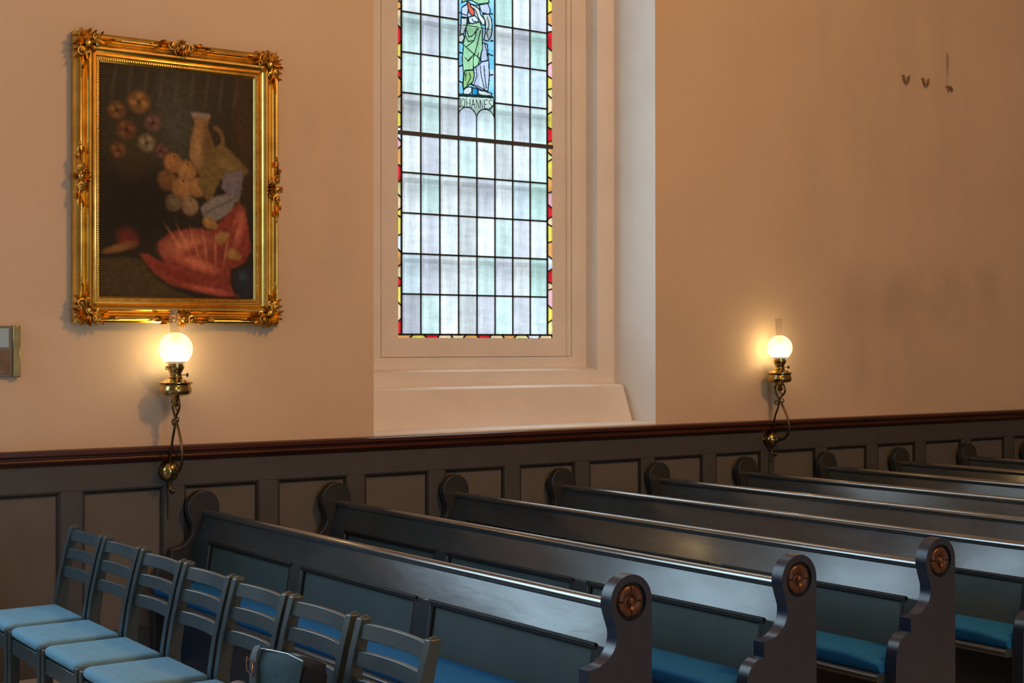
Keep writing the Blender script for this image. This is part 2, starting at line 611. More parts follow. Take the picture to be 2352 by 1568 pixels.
# ------------------------------------------------------------------ room shell
XW, XE, YS, ZC = -8.0, 15.0, -15.0, 7.2
WX0, WX1, WZ0, WZ1 = 4.292, 6.513, 1.16, 5.6          # the window recess in the north wall
LX0, LX1 = -0.45, 1.77                                   # recess of the next window to the left
KX0, KX1 = -5.2, -2.98
TH = 1.0


def wall_with_holes(name, x0, x1, z0, z1, holes, y0, y1, mat):
    xs = sorted({x0, x1, *[h[0] for h in holes], *[h[1] for h in holes]})
    mb = MB()
    for a, bq in zip(xs[:-1], xs[1:]):
        cut = [(h[2], h[3]) for h in holes if h[0] <= a + 1e-6 and h[1] >= bq - 1e-6]
        if not cut:
            mb.box(a, bq, y0, y1, z0, z1)
        else:
            mb.box(a, bq, y0, y1, z0, cut[0][0])
            mb.box(a, bq, y0, y1, cut[0][1], z1)
    o = mb.build(name, mat)
    # the reveals of the window recesses carry the white paint of the frames
    o.data.materials.append(M['plaster_frame'])
    for p_ in o.data.polygons:
        c_ = p_.center
        if abs(p_.normal.y) < .5 and any(h[0] - .01 < c_.x < h[1] + .01 and h[2] - .01 < c_.z < h[3] + .01 for h in holes):
            p_.material_index = 1
    return struct(o)


wall_with_holes('wall_north', XW, XE, 0, ZC, [(KX0, KX1, WZ0, WZ1), (LX0, LX1, WZ0, WZ1), (WX0, WX1, WZ0, WZ1)], 0, TH, M['plaster'])
# unseen glowing windows added on the west and south walls for cool daylight
def added_window(name, axis, c, a, bq, z0, z1, step):
    # axis 'x': a pane in a plane x = c (y from a to bq); axis 'y': a plane y = c (x from a to bq)
    f = MB()
    g_ = MB()
    n_ = max(1, round((bq - a) / step))
    lo, hi = (c - .02, c + .02)
    for q in range(n_ + 1):
        p_ = a + (bq - a) * q / n_
        if axis == 'x':
            f.box(lo, hi, p_ - .03, p_ + .03, z0, z1)
        else:
            f.box(p_ - .03, p_ + .03, lo, hi, z0, z1)
    n_ = max(1, round((z1 - z0) / step))
    for q in range(n_ + 1):
        p_ = z0 + (z1 - z0) * q / n_
        if axis == 'x':
            f.box(lo, hi, a, bq, p_ - .03, p_ + .03)
        else:
            f.box(a, bq, lo, hi, p_ - .03, p_ + .03)
    fo = struct(f.build(name, M['plaster_frame']), 'unseen nave window added for daylight')
    if axis == 'x':
        g_.add([(c, a, z0), (c, bq, z0), (c, bq, z1), (c, a, z1)], [(0, 1, 2, 3)])
    else:
        g_.add([(a, c, z0), (bq, c, z0), (bq, c, z1), (a, c, z1)], [(0, 1, 2, 3)])
    g_.build('pane', M['added_daylight'], fo)


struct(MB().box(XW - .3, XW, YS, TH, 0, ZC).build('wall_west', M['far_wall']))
added_window('window_4', 'x', XW + .03, -2.9, -0.3, 3.2, 6.2, .65)
added_window('window_5', 'y', YS + .03, 1.2, 4.6, 0.8, 3.2, .7)
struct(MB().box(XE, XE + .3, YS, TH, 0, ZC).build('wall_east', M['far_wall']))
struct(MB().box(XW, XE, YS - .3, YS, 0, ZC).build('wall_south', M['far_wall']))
struct(MB().box(XW, XE, YS, TH, -.2, 0).build('floor', M['floor']))
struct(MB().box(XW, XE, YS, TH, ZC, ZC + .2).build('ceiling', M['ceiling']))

# --- dado rail
mb = MB()
dz = 1.178
prof = [(0, dz), (-.075, dz), (-.084, dz - .006), (-.084, dz - .024), (-.072, dz - .032), (-.060, dz - .036), (-.060, dz - .044),
        (-.068, dz - .049), (-.070, dz - .056), (-.066, dz - .064), (-.052, dz - .070), (-.044, dz - .078), (-.040, dz - .085), (0, dz - .085)]
mb.extrude_x(prof, XW, XE)
struct(mb.build('trim_1', M['dado'], smooth=50), 'dark mahogany dado rail')

# --- wainscot: frame of rails and stiles, with panels behind it
PT, PB = 0.958, 0.20
st = [2.454 + .566 * k for k in range(-17, 22)]
SW = 0.058
mb = MB()
mb.box(XW, XE, -.036, 0, PT, 1.10)
mb.box(XW, XE, -.036, 0, 0, PB)
for x in st:
    mb.box(x - SW, x + SW, -.036, 0, PB, PT)
wains = struct(mb.build('trim_2', M['stile'], bevel=.003), 'grey painted wainscot frame')
mb = MB()
mb.box(XW, XE, -.012, 0.0, PB, PT)
o = mb.build('panel', M['field'], wains)
mb = MB()
for x0, x1 in zip(st[:-1], st[1:]):
    a, bq = x0 + SW, x1 - SW
    # a dark bead inside every panel opening, top and sides
    mb.extrude_x([(-.012, PT - .020), (-.022, PT - .020), (-.034, PT - .006), (-.034, PT), (-.012, PT)], a, bq)
    for (xa, xb) in ((a, a + .014), (bq, bq - .014)):
        mb.hexa([(min(xa, xb), -.030, PB), (max(xa, xb), -.030, PB), (max(xa, xb), -.012, PB), (min(xa, xb), -.012, PB),
                 (min(xa, xb), -.030, PT), (max(xa, xb), -.030, PT), (max(xa, xb), -.012, PT), (min(xa, xb), -.012, PT)])
mb.build('moulding', M['mould'], wains)

# ------------------------------------------------------------------ the stained glass window
YG, YA, YB, YD = 0.610, 0.602, 0.575, 0.450
gx0, gx1, gz0, gz1 = at(914.5, 600, YA).x, at(1267, 600, YG).x, at(1100, 776, YG).z, 5.25
win = bpy.data.objects.new('window_1', None)
win.location = ((gx0 + gx1) / 2, YG, gz0)
COL.objects.link(win)
struct(win, 'tall leaded stained glass window in a deep white recess')
# stepped surround: plane D outermost, then step C, plane B, grooves, frame A, glass
bx1 = at(1347, 500, YB).x
ax1 = at(1295, 500, YA).x
gr1 = at(1314, 500, YB).x
dzr = at(1240, 851, YD).z     # top of the step below plane B
bz0 = dzr
ez = at(1300, 884, YD).z      # top of the sill block
az0 = at(1100, 820, YA).z
cx = (gx0 + gx1) / 2
sym = lambda x: 2 * cx - x
mb = MB()
TOP = WZ1 + .02
x1D = at(1372, 500, YD).x
rect_ring(mb, [(WX0 - .02, WX1 + .02, ez - .05, TOP, YD), (sym(x1D), x1D, bz0, TOP - .16, YD)])
rect_ring(mb, [(sym(x1D), x1D, bz0, TOP - .16, YD), (sym(x1D) + .005, x1D - .005, bz0 + .020, TOP - .17, YB)])
g = [(sym(x1D) + .005, x1D - .005, bz0 + .020, TOP - .17, YB), (sym(gr1), gr1, az0, TOP - .25, YB), (sym(gr1) + .003, gr1 - .003, az0 + .002, TOP - .252, YB + .015),
     (sym(gr1) + .014, gr1 - .014, az0 + .004, TOP - .262, YB + .015), (sym(gr1) + .018, gr1 - .018, az0 + .005, TOP - .266, YB + .002),
     (sym(ax1) - .012, ax1 + .012, az0 + .008, TOP - .275, YB + .002), (sym(ax1) - .008, ax1 + .008, az0 + .009, TOP - .28, YB + .018),
     (sym(ax1), ax1, az0 + .012, TOP - .29, YA - .006), (gx0, gx1, gz0, gz1, YA), (gx0, gx1, gz0, gz1, YG), ]
rect_ring(mb, g)
fr = mb.build('frame', M['plaster_frame'], win, smooth=25)

# sill block and ledge below
mb = MB()
yE0, yE1 = .29, .20
n = 14
pr = [(YD + .02, ez + .012), (yE0 + .02, ez), (yE0 + .006, ez - .008), (yE0, ez - .022)]
zl = 1.196
pr += [(yE1, zl + .012), (yE1 - .004, zl), (YD + .02, zl)]
xr = WX1 - .075
vs, fs = [], []
# right end rounds back to the reveal
k = len(pr)
sections = [(WX0 - .02, 0.0), (xr, 0.0), (xr + .03, .008), (xr + .055, .03), (xr + .07, .065), (WX1 + .02, .11)]
for (x, dy) in sections:
    for (y, z) in pr:
        vs.append((x, min(y + (dy if y < YD else 0), YD + .02), z))
for i in range(len(sections) - 1):
    for j in range(k):
        fs.append((i * k + j, i * k + (j + 1) % k, (i + 1) * k + (j + 1) % k, (i + 1) * k + j))
mb.add(vs, fs)
struct(mb.build('trim_3', M['plaster_frame'], smooth=30), 'white painted sill block under the stained glass window')
mb = MB()
mb.extrude_x([(-.012, WZ0), (-.012, zl - .006), (.25, zl + .006), (YD + .05, zl + .006), (YD + .05, WZ0)], WX0, WX1)
struct(mb.build('trim_4', M['plaster_frame'], bevel=.008), 'white window ledge')

# --- panes
cols = [at(u, 500, YG).x for u in (913, 921.5, 966, 1010, 1052.5, 1094.5, 1135, 1176, 1215.5, 1256.5, 1267)]
cols[0] = gx0; cols[-1] = gx1
cw = (cols[9] - cols[1]) / 8
cols = [gx0] + [cols[1] + cw * i for i in range(9)] + [gx1]
rz = [at(1100, v, YG).z for v in (768.5, 673, 582, 493, 409)]
rh = (rz[-1] - rz[0]) / 4
bar_z = at(1100, 322, YG).z
rows = [rz[0] + rh * i for i in range(5)] + [bar_z] + [bar_z + rh * 1.0 * i for i in range(1, 9)]
rows = [z for z in rows if z < gz1]
gv, gf, gc = [], [], []
PAL = {'w': (0.86, 0.885, 0.87), 'm': (0.70, 0.84, 0.80), 't': (0.58, 0.78, 0.71), 'l': (0.52, 0.51, 0.56), 'g': (0.66, 0.67, 0.67), 'p': (0.69, 0.69, 0.75), 'b': (0.70, 0.80, 0.84)}
# rows from the bottom upward, eight panes each
PANES = ['lmwgpmpb', 'bpwwmpwt', 'wpwgwmpw', 'wmwgpwbt', 'wpwmwgwm', 'gmg..mpm', 'mww..wbb', 'mpm..wpt', 'wwp..twp', 'wmw..wpm', 'pwmwtwpw', 'wtwpwmbw', 'mwpwtwgw', 'wpmwbwtw', 'wwmwpwtw']


def quad(x0, x1, z0, z1, c, y=YG):
    n = len(gv)
    gv.extend([(x0, y, z0), (x1, y, z0), (x1, y, z1), (x0, y, z1)])
    gf.append((n, n + 1, n + 2, n + 3))
    gc.append(c)


def poly(pts, c, y=YG):
    n = len(gv)
    gv.extend([(x, y, z) for x, z in pts])
    gf.append(tuple(range(n, n + len(pts))))
    gc.append(c)


rr = rows + [gz1]
for r in range(len(rr) - 1):
    for c in range(8):
        ch = PANES[r][c]
        if ch == '.':
            continue
        base = PAL[ch]
        j = random.uniform(.94, 1.06)
        quad(cols[c + 1], cols[c + 2], rr[r], rr[r + 1], tuple(min(1, q * j) for q in base))
# coloured border
BC = {'r': (0.75, 0.02, 0.03), 'y': (0.85, 0.68, 0.10), 'o': (0.80, 0.36, 0.10), 'c': (0.86, 0.62, 0.36), 'w': (0.80, 0.84, 0.88), 'k': (0.90, 0.45, 0.50), 'v': (0.82, 0.72, 0.30)}
lead_lines = []


def border_side(x0, x1, seq, z0, z1):
    z = z0
    i = 0
    while z < z1 - 1e-4:
        h = (0.085, 0.105, 0.05, 0.095, 0.12)[(i * 3 + len(seq)) % 5]
        zt = min(z + h, z1)
        s = (.012, -.014, .006, -.008)[i % 4] if zt < z1 else 0
        sp = (.012, -.014, .006, -.008)[(i - 1) % 4] if i else 0
        poly([(x0, z - sp), (x1, z + sp), (x1, zt + s), (x0, zt - s)], BC[seq[i % len(seq)]])
        lead_lines.append(((x0, zt - s), (x1, zt + s), .0042))
        z = zt
        i += 1


border_side(cols[0], cols[1], 'rcyrcowyycvrokwyco', rows[0], gz1)
border_side(cols[9], cols[10], 'vykcrwoycrkoyvoryc', rows[0], gz1)
x = gx0
seq = 'oyrccorcovwc'
i = 0
bw = (gx1 - gx0) / 12
while i < 12:
    s = (.014, -.012, .008, -.01)[i % 4]
    sp = (.014, -.012, .008, -.01)[(i - 1) % 4] if i else 0
    if i == 11:
        s = 0
    poly([(x - sp, gz0), (x + bw - s, gz0), (x + bw + s, rows[0]), (x + sp, rows[0])], BC[seq[i]])
    lead_lines.append(((x + bw - s, gz0), (x + bw + s, rows[0]), .0045))
    x += bw
    i += 1

# the saint's light: painted glass laid out on a fine grid between columns 4 and 5
px0, px1 = cols[4], cols[6]
pz0, pz1 = rows[5], rows[10]


def q2(cx_, cy_):       # point of the enlarged detail -> glass plane
    p = at(1040 + cx_ / 4.61, cy_ / 4.61, YG)
    return (p.x, p.z)


SHAPES = []


def shp(col, pts, line=.0044):
    SHAPES.append((col, [q2(*p) for p in pts], line))


SK, LIL, GRN, RED, BLU = (.66, .72, .70), (.60, .66, .86), (.42, .74, .42), (.80, .13, .07), (.10, .48, .78)
shp((.62, .60, .46), [(95, -180), (150, -260), (240, -285), (330, -260), (375, -180), (385, -60), (100, -60)])
shp(SK, [(185, -240), (300, -240), (305, -120), (265, -55), (215, -55), (180, -120)])
shp((.40, .24, .12), [(170, -180), (180, -255), (240, -278), (305, -255), (318, -180), (296, -215), (240, -232), (190, -212)])
shp(GRN, [(92, 30), (120, -60), (370, -60), (385, 30), (270, 45), (195, 0), (125, 15)])
shp(LIL, [(300, 445), (365, 470), (380, 640), (388, 800), (372, 962), (310, 955), (190, 893), (225, 800), (215, 725), (295, 670), (300, 560)])
shp(LIL, [(150, 40), (280, 60), (300, 250), (160, 255)])
shp(GRN, [(148, 255), (285, 232), (312, 300), (315, 520), (300, 560), (290, 620), (268, 690), (222, 722), (228, 800), (215, 860), (165, 905), (108, 945), (105, 880), (115, 790), (105, 700), (100, 620), (112, 500), (110, 460), (130, 380)])
shp((.34, .58, .22), [(128, 748), (218, 740), (228, 800), (215, 862), (165, 905), (108, 945), (112, 860), (118, 800)])
shp(LIL, [(95, 80), (150, 40), (166, 92), (152, 188), (90, 175)])
shp(SK, [(88, 186), (152, 195), (146, 270), (112, 362), (78, 352), (86, 270)])
shp(SK, [(58, 380), (110, 358), (122, 402), (97, 455), (53, 432)])
shp((.70, .76, .92), [(165, 182), (232, 165), (275, 205), (262, 238), (210, 252), (172, 240)])
shp(RED, [(148, 22), (182, 30), (196, 70), (222, 105), (232, 150), (205, 172), (172, 130), (160, 80)])
shp(LIL, [(280, 52), (370, 35), (396, 100), (390, 152), (318, 140), (296, 110)])
shp(SK, [(316, 150), (382, 150), (412, 205), (416, 330), (402, 392), (370, 436), (328, 422), (345, 350), (348, 240)])
shp((.78, .78, .72), [(183, 38), (240, 60), (282, 102), (297, 160), (342, 212), (338, 268), (312, 262), (272, 190), (245, 120), (190, 68)])
shp(SK, [(116, 950), (150, 920), (200, 922), (202, 972), (162, 1010), (108, 992)])
shp(SK, [(268, 952), (330, 962), (418, 992), (402, 1016), (300, 1008), (268, 990)])
shp((.02, .30, .62), [(206, 925), (264, 945), (262, 1016), (206, 1012)])
shp((.60, .72, .62), [(45, 1014), (430, 1036), (440, 1260), (46, 1195)], .004)
FOLDS = []


def fold(pts, w_=.0028):
    FOLDS.append(([q2(*p) for p in pts], w_ * 1.3))


fold([(60, 262), (150, 268), (300, 295), (420, 318)], .0022)
fold([(100, 462), (170, 525), (228, 575), (290, 622)], .003)
fold([(150, 330), (170, 390), (205, 380), (275, 300)])
fold([(135, 380), (165, 440), (215, 430)])
fold([(255, 300), (240, 380), (225, 430), (180, 470), (150, 490)])
fold([(295, 320), (270, 430), (235, 560)])
fold([(235, 560), (215, 620), (218, 735)], .003)
fold([(160, 650), (190, 620), (220, 575)])
fold([(130, 610), (160, 640), (200, 600)])
fold([(128, 745), (218, 738)], .0035)
fold([(270, 560), (265, 600), (290, 640)])
fold([(300, 655), (378, 640)], .0035)
fold([(340, 470), (362, 560), (365, 640)])
fold([(245, 720), (255, 800), (230, 880)])
fold([(290, 690), (300, 800), (335, 940)])
fold([(330, 700), (340, 820), (355, 930)])
fold([(200, 885), (260, 910), (340, 950)])
fold([(175, 770), (190, 820), (150, 900)])
fold([(140, 770), (135, 850)])
fold([(90, 145), (150, 160)])
fold([(205, 200), (220, 230), (250, 228)])
fold([(180, 70), (215, 85), (240, 100)], .0018)
fold([(195, 48), (250, 85)], .0018)
fold([(365, 180), (385, 260), (360, 350), (375, 400)])
fold([(430, 1118), (395, 1150), (370, 1185)], .004)
fold([(40, 130), (92, 140)], .004); fold([(40, 445), (90, 450)], .004); fold([(45, 555), (95, 560)], .004); fold([(50, 712), (98, 690)], .004); fold([(48, 850), (100, 875)], .004)
fold([(392, 140), (420, 150)], .004); fold([(400, 435), (425, 432)], .004); fold([(385, 575), (425, 590)], .004); fold([(388, 795), (425, 790)], .004)
fold([(45, 1000), (420, 1028)], .007)
# lettering I O H A N N E S
FOLDS_TXT = []


def letter(pts, w_=.0027):
    FOLDS_TXT.append(([q2(*p) for p in pts], w_))


def yb(x_, t):    # baseline / cap line of the sloping inscription
    top = 1042 + (x_ - 60) * .055
    bot = 1128 + (x_ - 60) * .075
    return top + (bot - top) * t


def L(x_, t):
    return (x_, yb(x_, t))


letter([L(77, 0), L(78, 1)]); letter([L(68, 0), L(86, 0)]); letter([L(69, 1), L(87, 1)])
letter([(110 + 18 * math.cos(a), yb(110, .5) + 43 * math.sin(a)) for a in [i * PI / 9 for i in range(19)]])
letter([L(140, 0), L(156, 1.1)]); letter([L(182, 0), L(184, 1)]); letter([L(148, .5), L(183, .5)])
letter([L(198, 1), L(216, 0), L(234, 1)]); letter([L(205, .62), L(228, .62)])
letter([L(248, 1), L(248, 0), L(276, 1), L(276, 0)])
letter([L(290, 1), L(290, 0), L(318, 1), L(318, 0)])
letter([L(335, 0), L(337, 1)]); letter([L(335, 0), L(368, 0)]); letter([L(336, .5), L(362, .5)]); letter([L(337, 1), L(370, 1)])
letter([(415, yb(415, .05)), (398, yb(398, -.04)), (386, yb(386, .12)), (390, yb(390, .36)), (408, yb(408, .55)), (418, yb(418, .78)), (404, yb(404, 1.0)), (384, yb(384, .92))])

nx = int((px1 - px0) / .0032)
nz_ = int((pz1 - pz0) / .0032)
gxs = px0 + (np.arange(nx) + .5) * (px1 - px0) / nx
gzs = pz0 + (np.arange(nz_) + .5) * (pz1 - pz0) / nz_
GX, GZ = np.meshgrid(gxs, gzs)
img = np.zeros((nz_, nx, 3))
BLUES = [(.22, .62, .90), (.34, .72, .95), (.50, .68, .94), (.18, .56, .86)]
for i in range(nz_):
    img[i, :] = BLUES[(i // 22) % 4]


def inside(P, X, Z):
    r = np.zeros(X.shape, bool)
    n = len(P)
    for i in range(n):
        (x1, z1), (x2, z2) = P[i], P[(i + 1) % n]
        c = ((z1 > Z) != (z2 > Z)) & (X < (x2 - x1) * (Z - z1) / ((z2 - z1) or 1e-9) + x1)
        r ^= c
    return r


def near(P, X, Z, w_, closed):
    r = np.zeros(X.shape, bool)
    n = len(P)
    for i in range(n if closed else n - 1):
        (x1, z1), (x2, z2) = P[i], P[(i + 1) % n]
        dx, dz_ = x2 - x1, z2 - z1
        t = np.clip(((X - x1) * dx + (Z - z1) * dz_) / (dx * dx + dz_ * dz_ + 1e-12), 0, 1)
        r |= ((X - x1 - t * dx) ** 2 + (Z - z1 - t * dz_) ** 2) < w_ * w_
    return r


DK = (.015, .03, .03)
topfig = q2(240, -285)[1] + .05
blank = GZ > topfig
img[blank] = (.70, .86, .88)
for col, P, ln_ in SHAPES:
    img[inside(P, GX, GZ)] = col
    img[near(P, GX, GZ, ln_, True)] = DK
for P, w_ in FOLDS + FOLDS_TXT:
    img[near(P, GX, GZ, w_, False)] = DK
img[np.abs(GZ - topfig) < .004] = DK
# the two little arches under the inscription
zc = q2(150, 1250)[1]
xm = (px0 + px1) / 2
for k, xa in enumerate((px0, xm)):
    xc, rad = xa + (xm - px0) / 2, (xm - px0) / 2
    dome = ((GX - xc) ** 2 + ((GZ - zc) * 1.0) ** 2 < rad * rad) | (GZ < zc)
    sel = dome & (GX >= xa) & (GX < xa + (xm - px0))
    img[sel & (GZ < zc + rad * 1.3)] = ((.76, .82, .93), (.82, .93, .93))[k]
    ring = np.abs(np.sqrt((GX - xc) ** 2 + ((GZ - zc) * 1.0) ** 2) - rad) < .0042
    img[ring & (GZ > zc) & (GX >= xa - .002) & (GX < xa + (xm - px0) + .002)] = DK
    img[(np.abs(GX - xm) < .0035) & (GZ < zc)] = DK
n0 = len(gv)
for i in range(nz_ + 1):
    for j in range(nx + 1):
        gv.append((px0 + j * (px1 - px0) / nx, YG, pz0 + i * (pz1 - pz0) / nz_))
for i in range(nz_):
    for j in range(nx):
        a = n0 + i * (nx + 1) + j
        gf.append((a, a + 1, a + nx + 2, a + nx + 1))
        gc.append(tuple(img[i, j]))


def attr_mesh(name, vs, fs, cs, mat, parent):
    me = bpy.data.meshes.new(name)
    me.from_pydata(vs, [], fs)
    ca = me.color_attributes.new('pane', 'FLOAT_COLOR', 'CORNER')
    buf = []
    for p, c in zip(me.polygons, cs):
        buf += [c[0], c[1], c[2], 1.0] * p.loop_total
    ca.data.foreach_set('color', buf)
    me.materials.append(mat)
    o = bpy.data.objects.new(name, me)
    COL.objects.link(o)
    o.parent = parent
    o.matrix_parent_inverse = Matrix.Translation(parent.location).inverted()
    return o


attr_mesh('stained_glass', gv, gf, gc, M['glass'], win)
# lead cames
mb = MB()


def came(a, b2, w_):
    a, b2 = Vector((a[0], 0, a[1])), Vector((b2[0], 0, b2[1]))
    d = (b2 - a).normalized()
    nrm = Vector((-d.z, 0, d.x)) * w_
    y0, y1 = YG - .006, YG + .004
    P = [a - nrm, b2 - nrm, b2 + nrm, a + nrm]
    mb.hexa([(p.x, y0, p.z) for p in P] + [(p.x, y1, p.z) for p in P])


for i, x in enumerate(cols[1:10]):
    if i == 4:
        came((x, rows[0]), (x, pz0), .0045)
        came((x, pz1), (x, gz1), .0045)
    else:
        came((x, rows[0]), (x, gz1), .0062 if i in (0, 8) else .0045)
for i, z in enumerate(rows):
    if i == 0:
        came((gx0, z), (gx1, z), .006)
    elif i == 5:
        continue
    elif 5 < i <= 10:
        came((cols[1], z), (px0, z), .0048)
        came((px1, z), (cols[9], z), .0048)
    else:
        came((cols[1], z), (cols[9], z), .0052)
for a, b2, w_ in lead_lines:
    came(a, b2, w_)
mb.build('lead_came', M['lead'], win)
MB().box(gx0, gx1, YG - .022, YG + .004, bar_z - .013, bar_z + .013).build('saddle_bar', M['bar_iron'], win, bevel=.003)
# glazing bars of the outer protective window, seen only as soft shadows through the glass
mb = MB()
for i in range(0, 9, 1):
    x = cols[1] + cw * (i + .28)
    mb.box(x - .010, x + .010, YG + .045, YG + .065, gz0 - .1, gz1 + .1)
for z in [rows[1] + rh * .84, rows[3] + rh * .84, rows[5] + rh * .80, rows[7] + rh * .84, rows[9] + rh * .84]:
    mb.box(gx0 - .1, gx1 + .1, YG + .045, YG + .065, z - .016, z + .016)
mb.build('outer_glazing_bars', M['bar_iron'], win)
# masonry around the opening behind the frame, so daylight enters through the glass only
mb = MB()
rect_ring(mb, [(WX0 - .02, WX1 + .02, WZ0 - .02, TOP, YG + .004), (gx0 - .001, gx1 + .001, gz0 - .001, gz1 + .001, YG + .004)])
mb.build('back_frame', M['plaster_frame'], win)

# --- the two further windows of the same wall, left of the picture
for i, (a, bq) in enumerate(((LX0, LX1), (KX0, KX1))):
    mb = MB()
    rect_ring(mb, [(a - .02, bq + .02, WZ0 - .02, TOP, .45), (a + .25, bq - .25, 1.62, TOP - .25, .45), (a + .25, bq - .25, 1.62, TOP - .25, .60)])
    f = struct(mb.build('window_%d' % (i + 2), M['plaster_frame']), 'window further along the same wall')
    mb = MB()
    mb.add([(a + .25, .58, 1.62), (bq - .25, .58, 1.62), (bq - .25, .58, TOP - .25), (a + .25, .58, TOP - .25)], [(0, 1, 2, 3)])
    mb.build('pane', M['daylit'], f)
    mb = MB()
    for q in range(1, 6):
        xx = a + .25 + (bq - a - .5) * q / 6
        mb.box(xx - .008, xx + .008, .565, .578, 1.62, TOP - .25)
    for q in range(1, 13):
        zz = 1.62 + (TOP - .25 - 1.62) * q / 13
        mb.box(a + .25, bq - .25, .565, .578, zz - .008, zz + .008)
    mb.build('lead_came', M['lead'], f)

# ------------------------------------------------------------------ pews
PITCH = 0.8253
YL = -3.726
ENDT = 0.055
SKEW = math.atan(-0.045 / 3.6)


def arc(cx_, cz_, r, a0, a1, n):
    return [(cx_ + r * math.cos(math.radians(a0 + (a1 - a0) * i / n)), cz_ + r * math.sin(math.radians(a0 + (a1 - a0) * i / n))) for i in range(n + 1)]


def smooth_pts(pts, n=5):
    out_ = []
    for i in range(len(pts) - 1):
        p0 = Vector(pts[max(i - 1, 0)]); p1 = Vector(pts[i]); p2 = Vector(pts[i + 1]); p3 = Vector(pts[min(i + 2, len(pts) - 1)])
        for k in range(n):
            t = k / n
            out_.append(tuple(.5 * ((2 * p1) + (p2 - p0) * t + (2 * p0 - 5 * p1 + 4 * p2 - p3) * t * t + (3 * p1 - p0 - 3 * p2 + p3) * t ** 3)))
    out_.append(tuple(pts[-1]))
    return out_


RC = (3.209, 0.834)      # centre of the scroll head and its rosette
HEAD_R = 0.0935
END = [(3.3025, 0.0)] + arc(RC[0], RC[1], HEAD_R, 0, 192, 26)
END += smooth_pts([END[-1], (3.130, 0.775), (3.143, 0.738), (3.143, 0.705), (3.132, 0.675), (3.108, 0.648), (3.072, 0.628), (3.020, 0.618)], 4)[1:]
END += [(3.020, 0.560)]
END += smooth_pts([(3.020, 0.560), (2.992, 0.557), (2.962, 0.541), (2.942, 0.512), (2.931, 0.470), (2.927, 0.40), (2.925, 0.30)], 4)[1:]
END += [(2.925, 0.0)]


def end_panel(name, y_front, y_back, hole, parent, mat='pew_end'):
    """y_front: the face towards the aisle; with hole: a round recess for the rosette"""
    me = bpy.data.meshes.new(name)
    bm = bmesh.new()
    fo = [bm.verts.new((x, y_front, z)) for x, z in END]
    bo = [bm.verts.new((x, y_back, z)) for x, z in END]
    n = len(END)
    eds = [bm.edges.new((fo[i], fo[(i + 1) % n])) for i in range(n)]
    for i in range(n):
        bm.faces.new((fo[i], fo[(i + 1) % n], bo[(i + 1) % n], bo[i]))
    bm.faces.new(bo)
    if hole:
        hr = .0675
        N = 40
        dy = .014 * (1 if y_back > y_front else -1)
        h0 = [bm.verts.new((RC[0] + hr * math.cos(2 * PI * i / N), y_front, RC[1] + hr * math.sin(2 * PI * i / N))) for i in range(N)]
        h1 = [bm.verts.new((RC[0] + hr * math.cos(2 * PI * i / N), y_front + dy, RC[1] + hr * math.sin(2 * PI * i / N))) for i in range(N)]
        he = [bm.edges.new((h0[i], h0[(i + 1) % N])) for i in range(N)]
        for i in range(N):
            bm.faces.new((h0[i], h0[(i + 1) % N], h1[(i + 1) % N], h1[i]))
        bm.faces.new(h1)
        bmesh.ops.triangle_fill(bm, edges=eds + he, use_beauty=True)
    else:
        bm.faces.new(fo)
    bmesh.ops.recalc_face_normals(bm, faces=bm.faces)
    bm.to_mesh(me)
    bm.free()
    me.materials.append(M[mat])
    o = bpy.data.objects.new(name, me)
    COL.objects.link(o)
    o.parent = parent
    o.matrix_parent_inverse = Matrix.Translation(parent.location).inverted()
    md = o.modifiers.new('bevel', 'BEVEL')
    md.width = .010
    md.segments = 3
    md.limit_method = 'ANGLE'
    md.angle_limit = math.radians(50)
    me.polygons.foreach_set('use_smooth', [True] * len(me.polygons))
    me.set_sharp_from_angle(angle=math.radians(40))
    return o


def rosette(parent, y):
    NR, NA = 14, 64
    vs, fs = [], []
    R = .0565

    def h(r, a):
        t = r / R
        if t < .26:
            return .017 * math.sqrt(max(0, 1 - (t / .27) ** 2)) + .006
        if t < .42:
            return .006 - .004 * math.sin((t - .26) / .16 * PI)
        pet = abs(math.sin(2 * a))          # four petals with notches between
        notch = max(0, 1 - pet / .16)
        b_ = .006 + .009 * math.sin((t - .42) / .58 * PI) ** .8 if t < 1 else .004
        return b_ - .007 * notch * (t > .5)
    for i in range(NR + 1):
        for j in range(NA):
            a = 2 * PI * j / NA
            r = R * i / NR
            rr_ = r * (1 - .07 * max(0, 1 - abs(math.sin(2 * a)) / .16) * (i == NR))
            vs.append((RC[0] + rr_ * math.cos(a), y - h(r, a), RC[1] + rr_ * math.sin(a)))
    for i in range(NR):
        for j in range(NA):
            fs.append((i * NA + j, i * NA + (j + 1) % NA, (i + 1) * NA + (j + 1) % NA, (i + 1) * NA + j))
    n = len(vs)
    for j in range(NA):
        vs.append((vs[NR * NA + j][0], y + .001, vs[NR * NA + j][2]))
    for j in range(NA):
        fs.append((NR * NA + j, NR * NA + (j + 1) % NA, n + (j + 1) % NA, n + j))
    mb = MB().add(vs, fs)
    o = mb.build('rosette', M['rosette'], None, smooth=45)
    o.parent = parent
    tag(o, 'round copper brown rosette with four petals')
    return o


